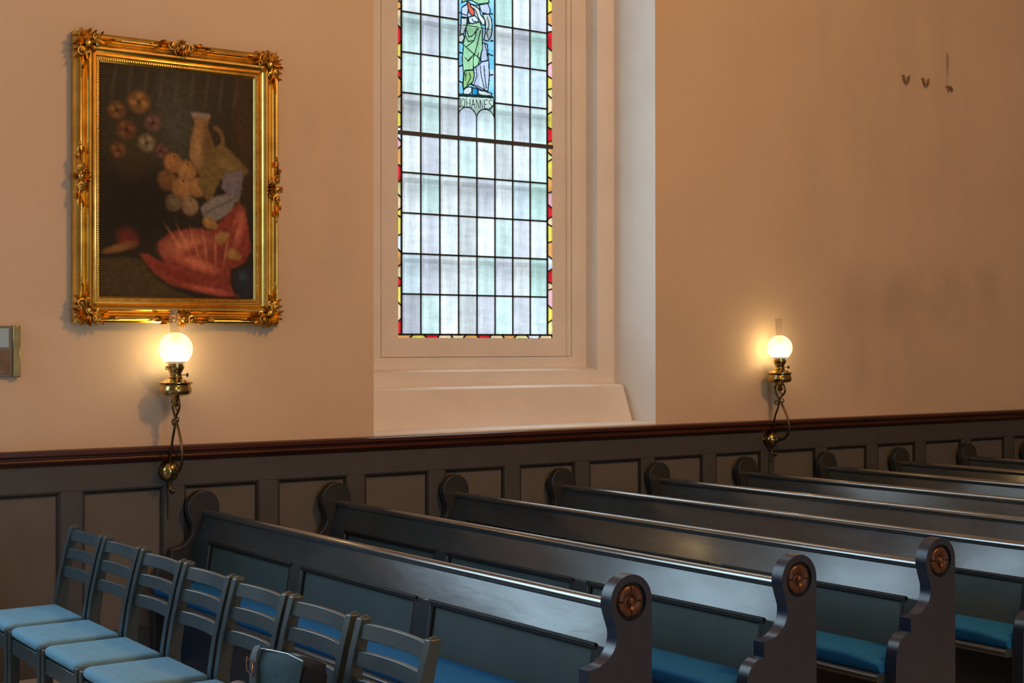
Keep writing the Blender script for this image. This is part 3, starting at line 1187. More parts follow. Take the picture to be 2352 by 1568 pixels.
YW = -.105     # aisle-side face of the wall end panel
Y0P, Y1P = YL + ENDT, YW
PEW_LABELS = [
    'dark grey panelled pew directly behind the row of chairs, nearest the camera',
    'second dark grey pew counted from the row of chairs, copper rosette on its end',
    'third dark grey pew from the chairs, rosette end at the right of the picture',
    'fourth dark grey pew from the chairs, only its armrest end at the right edge',
    'fifth dark grey pew from the chairs, its wall end below the right window jamb',
    'sixth grey pew from the chairs, its wall end just left of the right wall lamp',
    'seventh grey pew from the chairs, its wall end just right of the right wall lamp',
    'eighth grey pew from the chairs, third from the far end of the visible pews',
    'ninth grey pew from the chairs, back rail dark brownish, last but one',
    'farthest grey pew, only its wall end and dark rail at the right edge']
pew_root = empty('pew', (3.21, YL, 0), PEW_LABELS[0], 'pew', 'painted pews along the wall')


def face_x(z):     # front face of the leaning back
    return 3.140 + (z - .465) * .15 if z < .668 else 3.1705 + (z - .668) * .36


def slanted(mb, y0, y1, z0, z1, front, back):
    mb.hexa([(face_x(z0) + front, y0, z0), (face_x(z0) + back, y0, z0), (face_x(z0) + back, y1, z0), (face_x(z0) + front, y1, z0),
             (face_x(z1) + front, y0, z1), (face_x(z1) + back, y0, z1), (face_x(z1) + back, y1, z1), (face_x(z1) + front, y1, z1)])


# cap rail: rounded nosing with a cove beneath
fx = face_x(.79)
cap = [(fx + .050, .786), (fx + .004, .786), (fx - .006, .788)] + arc(fx + .0095, .8025, .0215, 212, 78, 20) + \
      arc(fx + .044, .806, .008, 70, -20, 5)
mb = MB()
mb.extrude_y(cap, Y0P, Y1P)
mb.build('top_rail', M['pew_rail'], pew_root, smooth=35)
mb = MB()
slanted(mb, Y0P, Y1P, .668, .790, 0, .034)               # upper board
slanted(mb, Y0P, Y1P, .06, .16, 0, .034)                 # bottom board
STI = [(Y1P - .17, Y1P), (-1.345, -1.225), (-2.495, -2.375), (Y0P, Y0P + .10)]
for a, bq in STI:
    slanted(mb, a, bq, .16, .668, 0, .034)
mb.build('back_frame', M['pew'], pew_root, bevel=.004, smooth=40)
for (a, bq) in ((STI[1][1], STI[0][0]), (STI[2][1], STI[1][0]), (STI[3][1], STI[2][0])):
    mb = MB()
    slanted(mb, a, bq, .16, .668, .016, .028)
    pn = mb.build('back_panel', M['pew_panel'], pew_root)
    mb = MB()
    # dark bolection along the top and the two sides of the panel
    z0, z1 = .640, .672
    for (za, zb, d) in ((.660, .6715, -.010), (.650, .662, -.004), (.643, .651, .004)):
        slanted(mb, a - (.012 if d < 0 else 0), bq + (.012 if d < 0 else 0), za, zb, d, .02)
    slanted(mb, a, a + .020, .16, .655, .002, .02)
    slanted(mb, bq - .012, bq, .16, .655, .004, .02)
    o = mb.build('panel_moulding', M['pew_mould'], None, bevel=.003, smooth=40)
    o.parent = pn
# seat
mb = MB()
seat = [(3.16, .398), (3.16, .362), (2.890, .362)] + arc(2.892, .380, .018, 250, 100, 8) + [(2.905, .398)]
mb.extrude_y(seat, Y0P, Y1P)
mb.build('seat_board', M['pew'], pew_root, smooth=40)
mb = MB()
mb.box(3.02, 3.05, Y0P, Y1P, 0.0, .362)
mb.build('seat_support', M['pew_end'], pew_root)
ea = end_panel('end_panel', YL, YL + ENDT, True, pew_root)
end_panel('end_panel', YW, YW + .05, False, pew_root, 'pew_wall_end')
# rosette sub-part
rosette(ea, YL + .013)
# a dark ground lining the recess
mb = MB()
mb.add([(RC[0] + .0665 * math.cos(2 * PI * i / 40), YL + .0135, RC[1] + .0665 * math.sin(2 * PI * i / 40)) for i in range(40)], [tuple(range(40))])
o = mb.build('recess', M['recess'], None)
o.parent = ea

for i in range(10):
    t = pew_root if i == 0 else copy_tree(pew_root)
    t.location = (3.21 + PITCH * i, YL, 0)
    t.rotation_euler = (0, 0, -SKEW)
    t['label'] = PEW_LABELS[i]

# long blue seat cushions
CUSH = ['long blue seat cushion on the front pew, seen through the chair backs',
        'long blue seat cushion on the second pew, beside the first rosette end',
        'blue seat cushion on the third pew, between two rosette ends',
        'blue seat cushion on the fourth pew at the right edge of the picture']
c0 = None
for i in range(4):
    if i == 0:
        mb = MB()
        L_ = 3.50
        prof = [(2.905, .002), (3.125, .002)] + arc(3.118, .052, .013, 0, 90, 4) + [(3.00, .068)] + arc(2.912, .044, .022, 90, 180, 6)
        # slightly pillowed along its length
        NS = 24
        vs, fs = [], []
        k = len(prof)
        for s in range(NS + 1):
            tt = s / NS
            e = min(tt, 1 - tt)
            sq = 1 - .35 * max(0, 1 - e / .02) ** 2
            for (x, z) in prof:
                vs.append((x - 3.21, .06 + L_ * tt, z * sq))
        for s in range(NS):
            for j in range(k):
                fs.append((s * k + j, s * k + (j + 1) % k, (s + 1) * k + (j + 1) % k, (s + 1) * k + j))
        fs.append(tuple(range(k - 1, -1, -1)))
        fs.append(tuple(NS * k + j for j in range(k)))
        c0 = MB().add(vs, fs).build('pew_cushion', M['cushion'], None, smooth=50)
        t = c0
    else:
        t = c0.copy()
        COL.objects.link(t)
    t.location = (3.21 + PITCH * i, YL, .398)
    t.rotation_euler = (0, 0, -SKEW)
    tag(t, CUSH[i], 'cushion', 'blue cushions on the pews')

# ------------------------------------------------------------------ chairs
CH_Y = [-0.870 - 0.476 * i for i in range(7)]
CH_LABEL = ['grey slatted chair nearest the wall panelling, its back in shadow',
            'second grey slatted chair from the wall, pale blue seat empty',
            'third grey slatted chair from the wall, pale blue seat empty',
            'fourth grey slatted chair from the wall, greyish seat cut by the lower edge',
            'fifth grey slatted chair from the wall, left of the chair with the bag',
            'grey slatted chair with the shoulder bag leaning against its back',
            'seventh grey slatted chair, nearest the camera and farthest from the wall']


def post_x(z):
    # centre line of a back post: bowed, leaning back towards the top
    P = [(0.0, .075), (.20, .035), (.38, .005), (.50, .0), (.62, .018), (.74, .042), (.87, .074)]
    for (z0, x0), (z1, x1) in zip(P[:-1], P[1:]):
        if z <= z1:
            t = (z - z0) / (z1 - z0)
            return x0 + (x1 - x0) * t
    return P[-1][1]


chair = empty('slatted_chair', (2.195, CH_Y[0], 0), CH_LABEL[0], 'chair', 'row of slatted chairs')
CXO, CYO = 2.195, CH_Y[0]
HW = .2255
for s in (1, -1):
    mb = MB()
    zs = [0, .1, .2, .3, .38, .44, .5, .56, .62, .68, .74, .80, .850]
    yc = CYO + s * (HW - .0175)
    vs = []
    for z in zs:
        x = CXO + post_x(z)
        dx = .026 if z < .6 else .026 - .006 * (z - .6) / .25
        vs += [(x - dx, yc - .0175, z), (x + dx, yc - .0175, z), (x + dx, yc + .0175, z), (x - dx, yc + .0175, z)]
    fs = []
    for i in range(len(zs) - 1):
        for j in range(4):
            fs.append((i * 4 + j, i * 4 + (j + 1) % 4, i * 4 + 4 + (j + 1) % 4, i * 4 + 4 + j))
    fs.append((3, 2, 1, 0))
    n = len(vs)
    vs.append((CXO + post_x(.862) + .001, yc, .862))       # low pyramid on the post
    for j in range(4):
        fs.append((n - 4 + j, n - 4 + (j + 1) % 4, n))
    mb.add(vs, fs).build('back_post', M['chair'], chair, bevel=.002, smooth=30)
    # front leg
    mb = MB()
    yf = CYO + s * (HW - .016)
    mb.box(CXO - .375, CXO - .335, yf - .020 if s > 0 else yf - .020, yf + .020, 0, .472)
    mb.build('front_leg', M['chair'], chair, bevel=.003)
    # side rail
    mb = MB()
    mb.box(CXO - .335, CXO - .02, CYO + s * (HW - .006) - .011, CYO + s * (HW - .006) + .011 - (.008 if s > 0 else -0.0), .385, .466)
    mb.build('side_rail', M['rail_wood'], chair, bevel=.002)
mb = MB()
mb.box(CXO - .368, CXO - .345, CYO - HW + .03, CYO + HW - .03, .375, .440)
mb.build('front_rail', M['chair'], chair, bevel=.002)
mb = MB()
mb.box(CXO - .012, CXO + .012, CYO - HW + .03, CYO + HW - .03, .395, .445)
mb.build('rear_rail', M['chair'], chair, bevel=.002)
for (za, zb) in ((.788, .838), (.704, .753), (.618, .668)):
    mb = MB()
    N = 12
    vs, fs = [], []
    for i in range(N + 1):
        t = -1 + 2 * i / N
        y = CYO + t * (HW - .032)
        bow = .020 * (1 - t * t)
        for z, d in ((za, -.008), (za, .008), (zb, .008), (zb, -.008)):
            vs.append((CXO + post_x(z) + d + bow - .004, y, z))
    for i in range(N):
        for j in range(4):
            fs.append((i * 4 + j, i * 4 + (j + 1) % 4, i * 4 + 4 + (j + 1) % 4, i * 4 + 4 + j))
    fs.append((0, 1, 2, 3))
    fs.append((N * 4 + 3, N * 4 + 2, N * 4 + 1, N * 4))
    mb.add(vs, fs).build('back_slat', M['chair'], chair, bevel=.0025, smooth=35)


def rounded_rect(x0, x1, y0, y1, rf, rb, n=5):
    P = []
    for (cx_, cy_, r, a0) in ((x0 + rf, y0 + rf, rf, 180), (x1 - rb, y0 + rb, rb, 270), (x1 - rb, y1 - rb, rb, 0), (x0 + rf, y1 - rf, rf, 90)):
        for i in range(n + 1):
            a = math.radians(a0 + 90 * i / n)
            P.append((cx_ + r * math.cos(a), cy_ + r * math.sin(a)))
    return P


mb = MB()
vs, fs = [], []
levels = [(.445, .012), (.457, .001), (.472, 0), (.482, .004), (.4885, .013), (.4915, .03), (.493, .07)]
for z, ins in levels:
    P = rounded_rect(CXO - .372 + ins, CXO - .020 - ins * .6, CYO - HW + .020 + ins, CYO + HW - .020 - ins, .030, .012)
    n = len(P)
    vs += [(x, y, z) for x, y in P]
for i in range(len(levels) - 1):
    for j in range(n):
        fs.append((i * n + j, i * n + (j + 1) % n, (i + 1) * n + (j + 1) % n, (i + 1) * n + j))
fs.append(tuple(range(n - 1, -1, -1)))
fs.append(tuple((len(levels) - 1) * n + j for j in range(n)))
o = mb.add(vs, fs).build('seat', M['seat_fabric'], chair, smooth=60)
tag(o, 'pale grey blue upholstered seat')
for i in range(7):
    t = chair if i == 0 else copy_tree(chair)
    t.location = (2.195, CH_Y[i] - (.012 if i == 6 else 0), 0)
    t['label'] = CH_LABEL[i]

# ------------------------------------------------------------------ shoulder bag on the sixth chair
bag = empty('shoulder_bag', (2.03, -3.405, .493), 'grey blue shoulder bag with black strap and buckle propped on a chair', 'bag')
tilt = Matrix.Translation((2.030, -3.405, .510)) @ Matrix.Rotation(math.radians(9), 4, 'Z') @ Matrix.Rotation(math.radians(14), 4, 'Y')


def put(mb, name, mat, **k):
    mb.v = [tuple(tilt @ Vector(p)) for p in mb.v]
    return mb.build(name, mat, bag, **k)


def pillow(x0, x1, y0, y1, z0, z1, top_round=.04, n=10):
    mb = MB()
    vs, fs = [], []
    NY, NZ = 10, 10
    for side in (0, 1):
        for i in range(NZ + 1):
            for j in range(NY + 1):
                u, v = j / NY, i / NZ
                e = (4 * u * (1 - u)) ** .35 * (4 * min(v + .12, .5) * (1 - min(v + .12, .5))) ** .35 * (1 if v < .85 else max(.1, 1 - (v - .85) / .15 * .9))
                xm_ = (x0 + x1) / 2
                hx = (x1 - x0) / 2 * e
                vs.append((xm_ + (hx if side else -hx), y0 + (y1 - y0) * u, z0 + (z1 - z0) * v + .008 * math.sin(u * 5)))
    W = NY + 1
    o_ = (NZ + 1) * W
    for i in range(NZ):
        for j in range(NY):
            fs.append((i * W + j, (i + 1) * W + j, (i + 1) * W + j + 1, i * W + j + 1))
            fs.append((o_ + i * W + j, o_ + i * W + j + 1, o_ + (i + 1) * W + j + 1, o_ + (i + 1) * W + j))
    for j in range(NY):
        fs.append((j, j + 1, o_ + j + 1, o_ + j))
        fs.append((NZ * W + j + 1, NZ * W + j, o_ + NZ * W + j, o_ + NZ * W + j + 1))
    for i in range(NZ):
        fs.append((i * W, o_ + i * W, o_ + (i + 1) * W, (i + 1) * W))
        fs.append((i * W + NY, (i + 1) * W + NY, o_ + (i + 1) * W + NY, o_ + i * W + NY))
    return mb.add(vs, fs)


put(pillow(-.045, .06, -.16, .145, 0.0, .222), 'body', M['bag_dark'], smooth=60)
put(pillow(-.062, -.020, -.105, .15, 0.0, .225), 'front_flap', M['bag'], smooth=60)
mb = MB().tube([(-.042, -.108, .217), (-.042, -.02, .228), (-.042, .06, .226), (-.042, .130, .222)], .0045, 8)
put(mb, 'zip', M['steel'], smooth=60)


def ribbon(pts, w_, d, nrm):
    mb = MB()
    vs, fs = [], []
    pts = [Vector(p) for p in pts]
    for i, p in enumerate(pts):
        t = (pts[min(i + 1, len(pts) - 1)] - pts[max(i - 1, 0)]).normalized()
        s = t.cross(Vector(nrm)).normalized() * w_
        nn = Vector(nrm) * d
        vs += [p - s, p + s, p + s + nn, p - s + nn]
    for i in range(len(pts) - 1):
        for j in range(4):
            fs.append((i * 4 + j, i * 4 + (j + 1) % 4, i * 4 + 4 + (j + 1) % 4, i * 4 + 4 + j))
    fs.append((3, 2, 1, 0))
    m_ = (len(pts) - 1) * 4
    fs.append((m_, m_ + 1, m_ + 2, m_ + 3))
    return mb.add(vs, fs)


put(ribbon([(-.050, .135, .232), (-.064, .128, .205), (-.070, .112, .165), (-.074, .088, .115), (-.072, .055, .060), (-.066, .025, .010)], .017, -.004, (1, 0, 0)), 'strap', M['strap'], smooth=40)
mb = MB().tube([(-.082, .140, .190), (-.082, .104, .176), (-.082, .092, .140), (-.082, .128, .152)], .0035, 6, closed=True)
put(mb, 'buckle', M['steel'], smooth=60)

mb = MB()
mb.ball((2.128, -2.862, .517), .036, .042, .023, 16, 10)
mb.ball((2.100, -2.840, .511), .040, .034, .017, 16, 10)
o = mb.build('cloth_bundle', M['bundle'], None, smooth=80, origin=(2.128, -2.862, .493))
tag(o, 'small greyish rounded bundle of cloth on the seat left of the bag', 'cloth')

# ------------------------------------------------------------------ oil lamps on the wall
LAMP_LABEL = ['lit brass oil lamp on a scrolled wall bracket below the gilt framed painting',
              'lit brass oil lamp on a scrolled wall bracket right of the stained glass window']


def make_lamp(X, label):
    root = empty('oil_lamp', (X, 0, 1.0), label, 'lamp', 'brass oil lamps on the panelling')
    yA = -.150                    # axis of the lamp
    zG = 1.706                    # centre of the globe

    def part(mb, name, mat, parent=root, **k):
        o = mb.build(name, mat, None, **k)
        o.parent = parent
        if parent is root:
            o.matrix_parent_inverse = Matrix.Translation(root.location).inverted()
        return o
    # wall plate: polished ball on a rose
    mb = MB()
    zP = 1.040
    vs = []
    mb.ball((X, -.066, zP), .052, .046, .056, 24, 16)
    pl = part(mb, 'wall_plate', M['brass'], smooth=80)
    mb = MB()
    n = 24
    for (r, y0, y1) in ((.058, -.034, -.046),):
        vs = [(X + r * math.cos(2 * PI * j / n), y0, zP + r * math.sin(2 * PI * j / n)) for j in range(n)] + \
             [(X + r * .9 * math.cos(2 * PI * j / n), y1, zP + r * .9 * math.sin(2 * PI * j / n)) for j in range(n)]
        fs = [(j, (j + 1) % n, n + (j + 1) % n, n + j) for j in range(n)] + [tuple(range(n - 1, -1, -1)), tuple(range(n, 2 * n))]
        mb.add(vs, fs)
    o = part(mb, 'rose', M['iron'], pl, smooth=50)
    # scrolled bracket in the plane square to the wall: (r = distance from wall, z)
    mb = MB()

    def strand(pts, r0, r1=None, n_=5, dx=0):
        S = smooth_pts(pts, n_)
        k = len(S)
        rr_ = [r0 + ((r1 if r1 is not None else r0) - r0) * i / (k - 1) for i in range(k)]
        mb.tube([(X + dx, -p[0], p[1] if p[1] < 1.04 else 1.04 + (p[1] - 1.04) * .915) for p in S], rr_, 8)
    dzb = 0.0
    A = [(.105, .948), (.115, .935), (.100, .925), (.078, .935), (.070, .965), (.085, 1.005), (.130, 1.035), (.185, 1.050), (.225, 1.085), (.243, 1.140), (.232, 1.205),
         (.200, 1.275), (.165, 1.330), (.128, 1.385), (.104, 1.430), (.108, 1.468), (.135, 1.486)]
    strand(A, .0085, .0075)
    B = [(.050, 1.065), (.075, 1.110), (.090, 1.170), (.106, 1.235), (.130, 1.290), (.142, 1.335), (.158, 1.375), (.190, 1.405), (.203, 1.440), (.190, 1.474), (.160, 1.486)]
    strand(B, .0072, .0065)
    strand([(.190, 1.470), (.205, 1.435), (.188, 1.405), (.158, 1.412), (.150, 1.440), (.165, 1.456), (.180, 1.442)], .006, .004)
    # small curls at the crossing
    strand([(.140, 1.335), (.118, 1.352), (.102, 1.340), (.104, 1.322), (.118, 1.320), (.120, 1.332)], .005, .004)
    strand([(.146, 1.350), (.168, 1.338), (.186, 1.345), (.188, 1.362), (.176, 1.366)], .005, .004)
    # lower inner scroll
    strand([(.095, 1.000), (.078, 1.045), (.092, 1.085), (.125, 1.098), (.150, 1.080), (.148, 1.052), (.128, 1.045), (.118, 1.062)], .006, .005)
    strand([(.122, 1.098), (.150, 1.135), (.190, 1.150), (.226, 1.140)], .005, .004)
    mb.ball((X, -.108, .940), .011, None, None, 10, 8)
    mb.tube([(X, -.058, .99), (X, -.052, 1.04), (X, -.052, 1.07)], .007, 8)
    mb.tube([(X, -.05, 1.04), (X, -.046, .88), (X, -.045, .78)], .004, 6)
    part(mb, 'bracket', M['iron'], smooth=60)
    # oil reservoir with its flange
    z0 = zG - .262
    prof = [(.0, -.012), (.016, -.012), (.022, -.004), (.020, .002), (.030, .006), (.060, .010), (.078, .018), (.086, .032), (.086, .046), (.079, .060), (.080, .068),
            (.092, .078), (.092, .082), (.082, .085), (.068, .092), (.045, .101), (.034, .106), (.030, .106)]
    mb = MB().lathe(prof, X, yA, 40, z0)
    mb.lathe([(.012, -.05), (.018, -.043), (.024, -.036), (.020, -.028), (.014, -.022), (.019, -.014), (.016, -.006)], X, yA, 24, z0)
    part(mb, 'oil_reservoir', M['brass'], smooth=35)
    # burner
    zb = z0 + .104
    prof = [(.036, 0), (.038, .006), (.032, .012), (.031, .026), (.038, .040), (.045, .052), (.045, .062), (.049, .064), (.049, .068), (.040, .071), (.040, .084), (.054, .087), (.054, .091), (.0, .091)]
    mb = MB().lathe(prof, X, yA, 32, zb)
    bu = part(mb, 'burner', M['brass'], smooth=35)
    mb = MB().tube([(X + .02, yA - .02, zb + .018), (X + .046, yA - .032, zb + .018)], .0028, 6)
    mb.ball((X + .052, yA - .036, zb + .018), .006, .011, .012, 12, 8)
    part(mb, 'wick_knob', M['iron'], bu, smooth=60)
    mb = MB().tube([(X - .03, yA - .015, zb + .060), (X - .052, yA - .02, zb + .056), (X - .062, yA - .023, zb + .064), (X - .066, yA - .024, zb + .052), (X - .056, yA - .021, zb + .047)], .0028, 6)
    part(mb, 'lever', M['iron'], bu, smooth=60)
    # globe
    R = .0905
    prof = []
    for i in range(33):
        th = math.radians(-62 + (152 - 10) * i / 32 * 1.0)
        prof.append((R * math.cos(th), R * math.sin(th)))
    mb = MB()
    n = 48
    vs, fs = [], []
    for r, z in prof:
        for j in range(n):
            a = 2 * PI * j / n
            vs.append((X + r * math.cos(a), yA + r * math.sin(a), zG + z))
    for i in range(len(prof) - 1):
        for j in range(n):
            fs.append((i * n + j, i * n + (j + 1) % n, (i + 1) * n + (j + 1) % n, (i + 1) * n + j))
    mb.add(vs, fs)
    o = part(mb, 'globe_shade', M['globe'], smooth=80)
    tag(o, 'frosted glass globe lit from inside')
    # glass chimney
    mb = MB()
    n = 20
    vs, fs = [], []
    PR = [(.026, -.03), (.026, .05), (.024, .10), (.024, .212)]
    for r, z in PR:
        for j in range(n):
            a = 2 * PI * j / n
            vs.append((X + r * math.cos(a) - max(0, z) * .05, yA + r * math.sin(a), zG + z))
    for i in range(len(PR) - 1):
        for j in range(n):
            fs.append((i * n + j, i * n + (j + 1) % n, (i + 1) * n + (j + 1) % n, (i + 1) * n + j))
    mb.add(vs, fs)
    part(mb, 'chimney', M['chimney'], smooth=60)
    # flame glow
    mb = MB().ball((0, 0, 0), .074, None, None, 24, 16)
    fl = mb.build('flame', M['flame'], None, smooth=80)
    fl.location = (X + .002, yA, zG - .012)
    fl.parent = root
    fl.matrix_parent_inverse = Matrix.Translation(root.location).inverted()
    l = lamp_light('flame_light', (X + .002, yA, zG - .012), 5.5, (1.0, .80, .50), .03)
    l.parent = root
    l.matrix_parent_inverse = Matrix.Translation(root.location).inverted()
    return root


make_lamp(2.983, LAMP_LABEL[0])
make_lamp(7.560, LAMP_LABEL[1])

# ------------------------------------------------------------------ the painting
FX0, FX1, FZ0, FZ1 = 2.462, 3.640, 1.842, 3.385
FW = .150
pic = empty('framed_painting', ((FX0 + FX1) / 2, 0, FZ0), 'large dark oil painting in an ornate gilt frame with carved corners', 'painting')
PICT = Matrix.Translation((0, 0, 0))


def pz(mb, name, mat, **k):
    return mb.build(name, mat, pic, **k)


PROF = [(0, -.004), (0, -.050), (.006, -.066), (.016, -.073), (.024, -.070), (.028, -.073), (.034, -.075), (.039, -.072), (.043, -.067), (.048, -.052), (.054, -.049),
        (.058, -.056), (.066, -.067), (.076, -.073), (.086, -.072), (.096, -.064), (.103, -.053), (.107, -.047), (.110, -.052), (.116, -.054), (.121, -.051), (.124, -.044),
        (.128, -.046), (.136, -.046), (.140, -.042), (.146, -.036), (.150, -.030)]
mb = MB()
rect_ring(mb, [(FX0 + a, FX1 - a, FZ0 + a, FZ1 - a, y) for a, y in PROF])
pf = pz(mb, 'frame', M['gold'], smooth=28)
# backing board
pz(MB().box(FX0 + .02, FX1 - .02, -.028, -.004, FZ0 + .02, FZ1 - .02), 'backing_board', M['gold_dark'])
# bead row along the sight edge
mb = MB()
ins = .132
for (ax, a0, a1, fixed) in (('x', FX0 + ins, FX1 - ins, FZ0 + ins), ('x', FX0 + ins, FX1 - ins, FZ1 - ins), ('z', FZ0 + ins, FZ1 - ins, FX0 + ins), ('z', FZ0 + ins, FZ1 - ins, FX1 - ins)):
    nb = int((a1 - a0) / .0125)
    for i in range(nb + 1):
        t = a0 + (a1 - a0) * i / nb
        p = (t, -.046, fixed) if ax == 'x' else (fixed, -.046, t)
        mb.ball(p, .0052, .0045, .0052, 6, 4)
tag(pz(mb, 'beading', M['gold_carve'], smooth=80), kind='stuff')

# carved acanthus ornaments


def leaf(mb, base, ang, length, width, lift, curl=0.5, y0=-.070):
    """a carved leaf lying on the frame, growing from base at angle ang (in the frame's plane)"""
    NS = 7
    vs, fs = [], []
    p = Vector((base[0], base[1]))
    a = ang
    for i in range(NS + 1):
        t = i / NS
        wd = width * (math.sin(PI * min(1, t * .9 + .12)) ** .7) * (1 - .25 * t)
        nx_, nz2 = -math.sin(a), math.cos(a)
        h = y0 - lift * math.sin(PI * min(t * .8 + .1, 1))
        tip = -.008 * t * t
        vs += [(p.x + nx_ * wd, h + .012, p.y + nz2 * wd), (p.x + nx_ * wd * .5, h - .004 + tip, p.y + nz2 * wd * .5), (p.x, h + .004 + tip, p.y), (p.x - nx_ * wd * .5, h - .004 + tip, p.y - nz2 * wd * .5),
               (p.x - nx_ * wd, h + .012, p.y - nz2 * wd), (p.x, y0 + .03, p.y)]
        p += Vector((math.cos(a), math.sin(a))) * (length / NS)
        a += curl / NS
    for i in range(NS):
        for j in range(6):
            fs.append((i * 6 + j, i * 6 + (j + 1) % 6, i * 6 + 6 + (j + 1) % 6, i * 6 + 6 + j))
    fs.append((0, 1, 2, 3, 4, 5))
    fs.append(tuple(NS * 6 + j for j in range(5, -1, -1)))
    mb.add(vs, fs)


def spiral(mb, c, r0, a0, turns, thick, y=-.078, sgn=1):
    pts, rr_ = [], []
    N = int(18 * turns)
    for i in range(N + 1):
        t = i / N
        r = r0 * (1 - .82 * t)
        a = a0 + sgn * 2 * PI * turns * t
        pts.append((c[0] + r * math.cos(a), y - .010 * t, c[1] + r * math.sin(a)))
        rr_.append(thick * (1 - .45 * t))
    mb.tube(pts, rr_, 6)
    mb.ball((c[0], y - .012, c[1]), thick * 1.1, thick, thick * 1.1, 8, 6)


def corner(cx_, cz_, sx, sz):
    mb = MB()
    rnd = random.Random(int((cx_ + cz_) * 100))

    def T(u, v):
        return (cx_ + sx * u, cz_ + sz * v)

    def A(a):
        return math.atan2(sz * math.sin(a), sx * math.cos(a))
    fl = sx * sz
    # shell in the corner
    for k in range(7):
        a = PI / 4 + (k - 3) * .34
        b_ = T(.062, .062)
        leaf(mb, b_, A(a + PI), .068 if k % 2 else .082, .012, .014, 0.0, -.074)
    mb.ball((T(.066, .066)[0], -.088, T(.066, .066)[1]), .020, .014, .020, 12, 8)
    leaf(mb, T(.072, .072), A(PI / 4), .050, .016, .010, 0, -.072)
    # two arms of scrolling leaves along the sides
    for arm in (0, 1):
        def U(p, q):
            return T(p, q) if arm == 0 else T(q, p)

        def AA(a):
            return A(a) if arm == 0 else A(PI / 2 - a)
        s = fl * (1 if arm == 0 else -1)
        spiral(mb, U(.105, .030), .028, AA(PI * .75), 1.3, .0085, -.078, -s)
        spiral(mb, U(.118, .064), .018, AA(-PI * .6), 1.1, .0065, -.074, s)
        leaf(mb, U(.085, .045), AA(.05), .090, .015, .012, .5 * s, -.074)
        leaf(mb, U(.120, .040), AA(-.25), .085, .013, .010, .6 * s, -.074)
        leaf(mb, U(.125, .022), AA(-.7), .038, .010, .010, -.5 * s, -.072)
        leaf(mb, U(.100, .012), AA(-1.25), .026, .010, .008, .3 * s, -.070)
        leaf(mb, U(.070, .010), AA(-1.5), .024, .010, .008, .2 * s, -.070)
        leaf(mb, U(.150, .030), AA(.25), .070, .011, .009, -.5 * s, -.073)
        leaf(mb, U(.180, .034), AA(-.15), .040, .008, .007, .5 * s, -.072)
        for q in range(3):
            pq = U(.215 + q * .013, .033)
            mb.ball((pq[0], -.080, pq[1]), .0085 - q * .0018, None, None, 8, 6)
    return pz(mb, 'corner_ornament', M['gold_carve'], smooth=50)


def centre(cx_, cz_, ang):
    """ornament in the middle of a side; ang: direction along the side, the outside of the frame lies at ang+90"""
    mb = MB()
    ca, sa = math.cos(ang), math.sin(ang)

    def T(u, v):
        return (cx_ + ca * u - sa * v, cz_ + sa * u + ca * v)
    for k in range(5):
        a = ang - PI / 2 + (k - 2) * .42
        leaf(mb, T(0, .004), a, .058, .011, .014, 0, -.076)
    for k in range(3):
        a = ang + PI / 2 + (k - 1) * .5
        leaf(mb, T(0, .012), a, .034, .011, .010, 0, -.072)
    mb.ball((T(0, .004)[0], -.092, T(0, .004)[1]), .018, .014, .018, 12, 8)
    for s in (1, -1):
        spiral(mb, T(s * .052, .006), .026, ang + (PI * .25 if s > 0 else PI * .75), 1.3, .0085, -.078, -s)
        spiral(mb, T(s * .030, -.022), .016, ang - PI * .5, 1.1, .006, -.076, s)
        leaf(mb, T(s * .040, .016), ang + (0 if s > 0 else PI) + s * .1, .095, .013, .012, -.45 * s, -.073)
        leaf(mb, T(s * .070, .004), ang + (0 if s > 0 else PI) - s * .2, .085, .012, .010, .7 * s, -.073)
        leaf(mb, T(s * .085, .018), ang + (0 if s > 0 else PI) + s * .6, .034, .009, .010, -.5 * s, -.071)
        leaf(mb, T(s * .115, .008), ang + (0 if s > 0 else PI) + s * .25, .050, .009, .009, -.5 * s, -.072)
        leaf(mb, T(s * .120, -.004), ang + (0 if s > 0 else PI) - s * .4, .040, .009, .009, .5 * s, -.072)
        for q in range(2):
            p_ = T(s * (.172 + .013 * q), .006)
            mb.ball((p_[0], -.078, p_[1]), .0075 - .002 * q, None, None, 8, 6)
    return pz(mb, 'centre_ornament', M['gold_carve'], smooth=50)


corner(FX0, FZ0, 1, 1); corner(FX1, FZ0, -1, 1); corner(FX0, FZ1, 1, -1); corner(FX1, FZ1, -1, -1)
mx_, mz_ = (FX0 + FX1) / 2, (FZ0 + FZ1) / 2
centre(mx_, FZ1 - .030, 0); centre(mx_, FZ0 + .030, PI); centre(FX0 + .030, mz_, PI / 2); centre(FX1 - .030, mz_, -PI / 2)

# the canvas: a plain dark still life of fruit and folded cloths
CX0, CX1, CZ0, CZ1 = FX0 + .148, FX1 - .148, FZ0 + .148, FZ1 - .148
NXc, NZc = 150, 214
U, V = np.meshgrid((np.arange(NXc) + .5) / NXc, (np.arange(NZc) + .5) / NZc)   # u right, v down
cv = np.zeros((NZc, NXc, 3))
cv[:] = (.020, .016, .010)


def lay(mask, col):
    global cv
    cv = cv * (1 - mask[..., None]) + np.array(col)[None, None] * mask[..., None]


def blob(cu, cv_, ru, rv, rot=0.0, soft=.25):
    a = math.radians(rot)
    du, dv = U - cu, (V - cv_) * 1.42
    x_, y_ = du * math.cos(a) + dv * math.sin(a), -du * math.sin(a) + dv * math.cos(a)
    d = np.sqrt((x_ / ru) ** 2 + (y_ / (rv * 1.42)) ** 2)
    return np.clip((1 + soft - d) / (2 * soft), 0, 1)


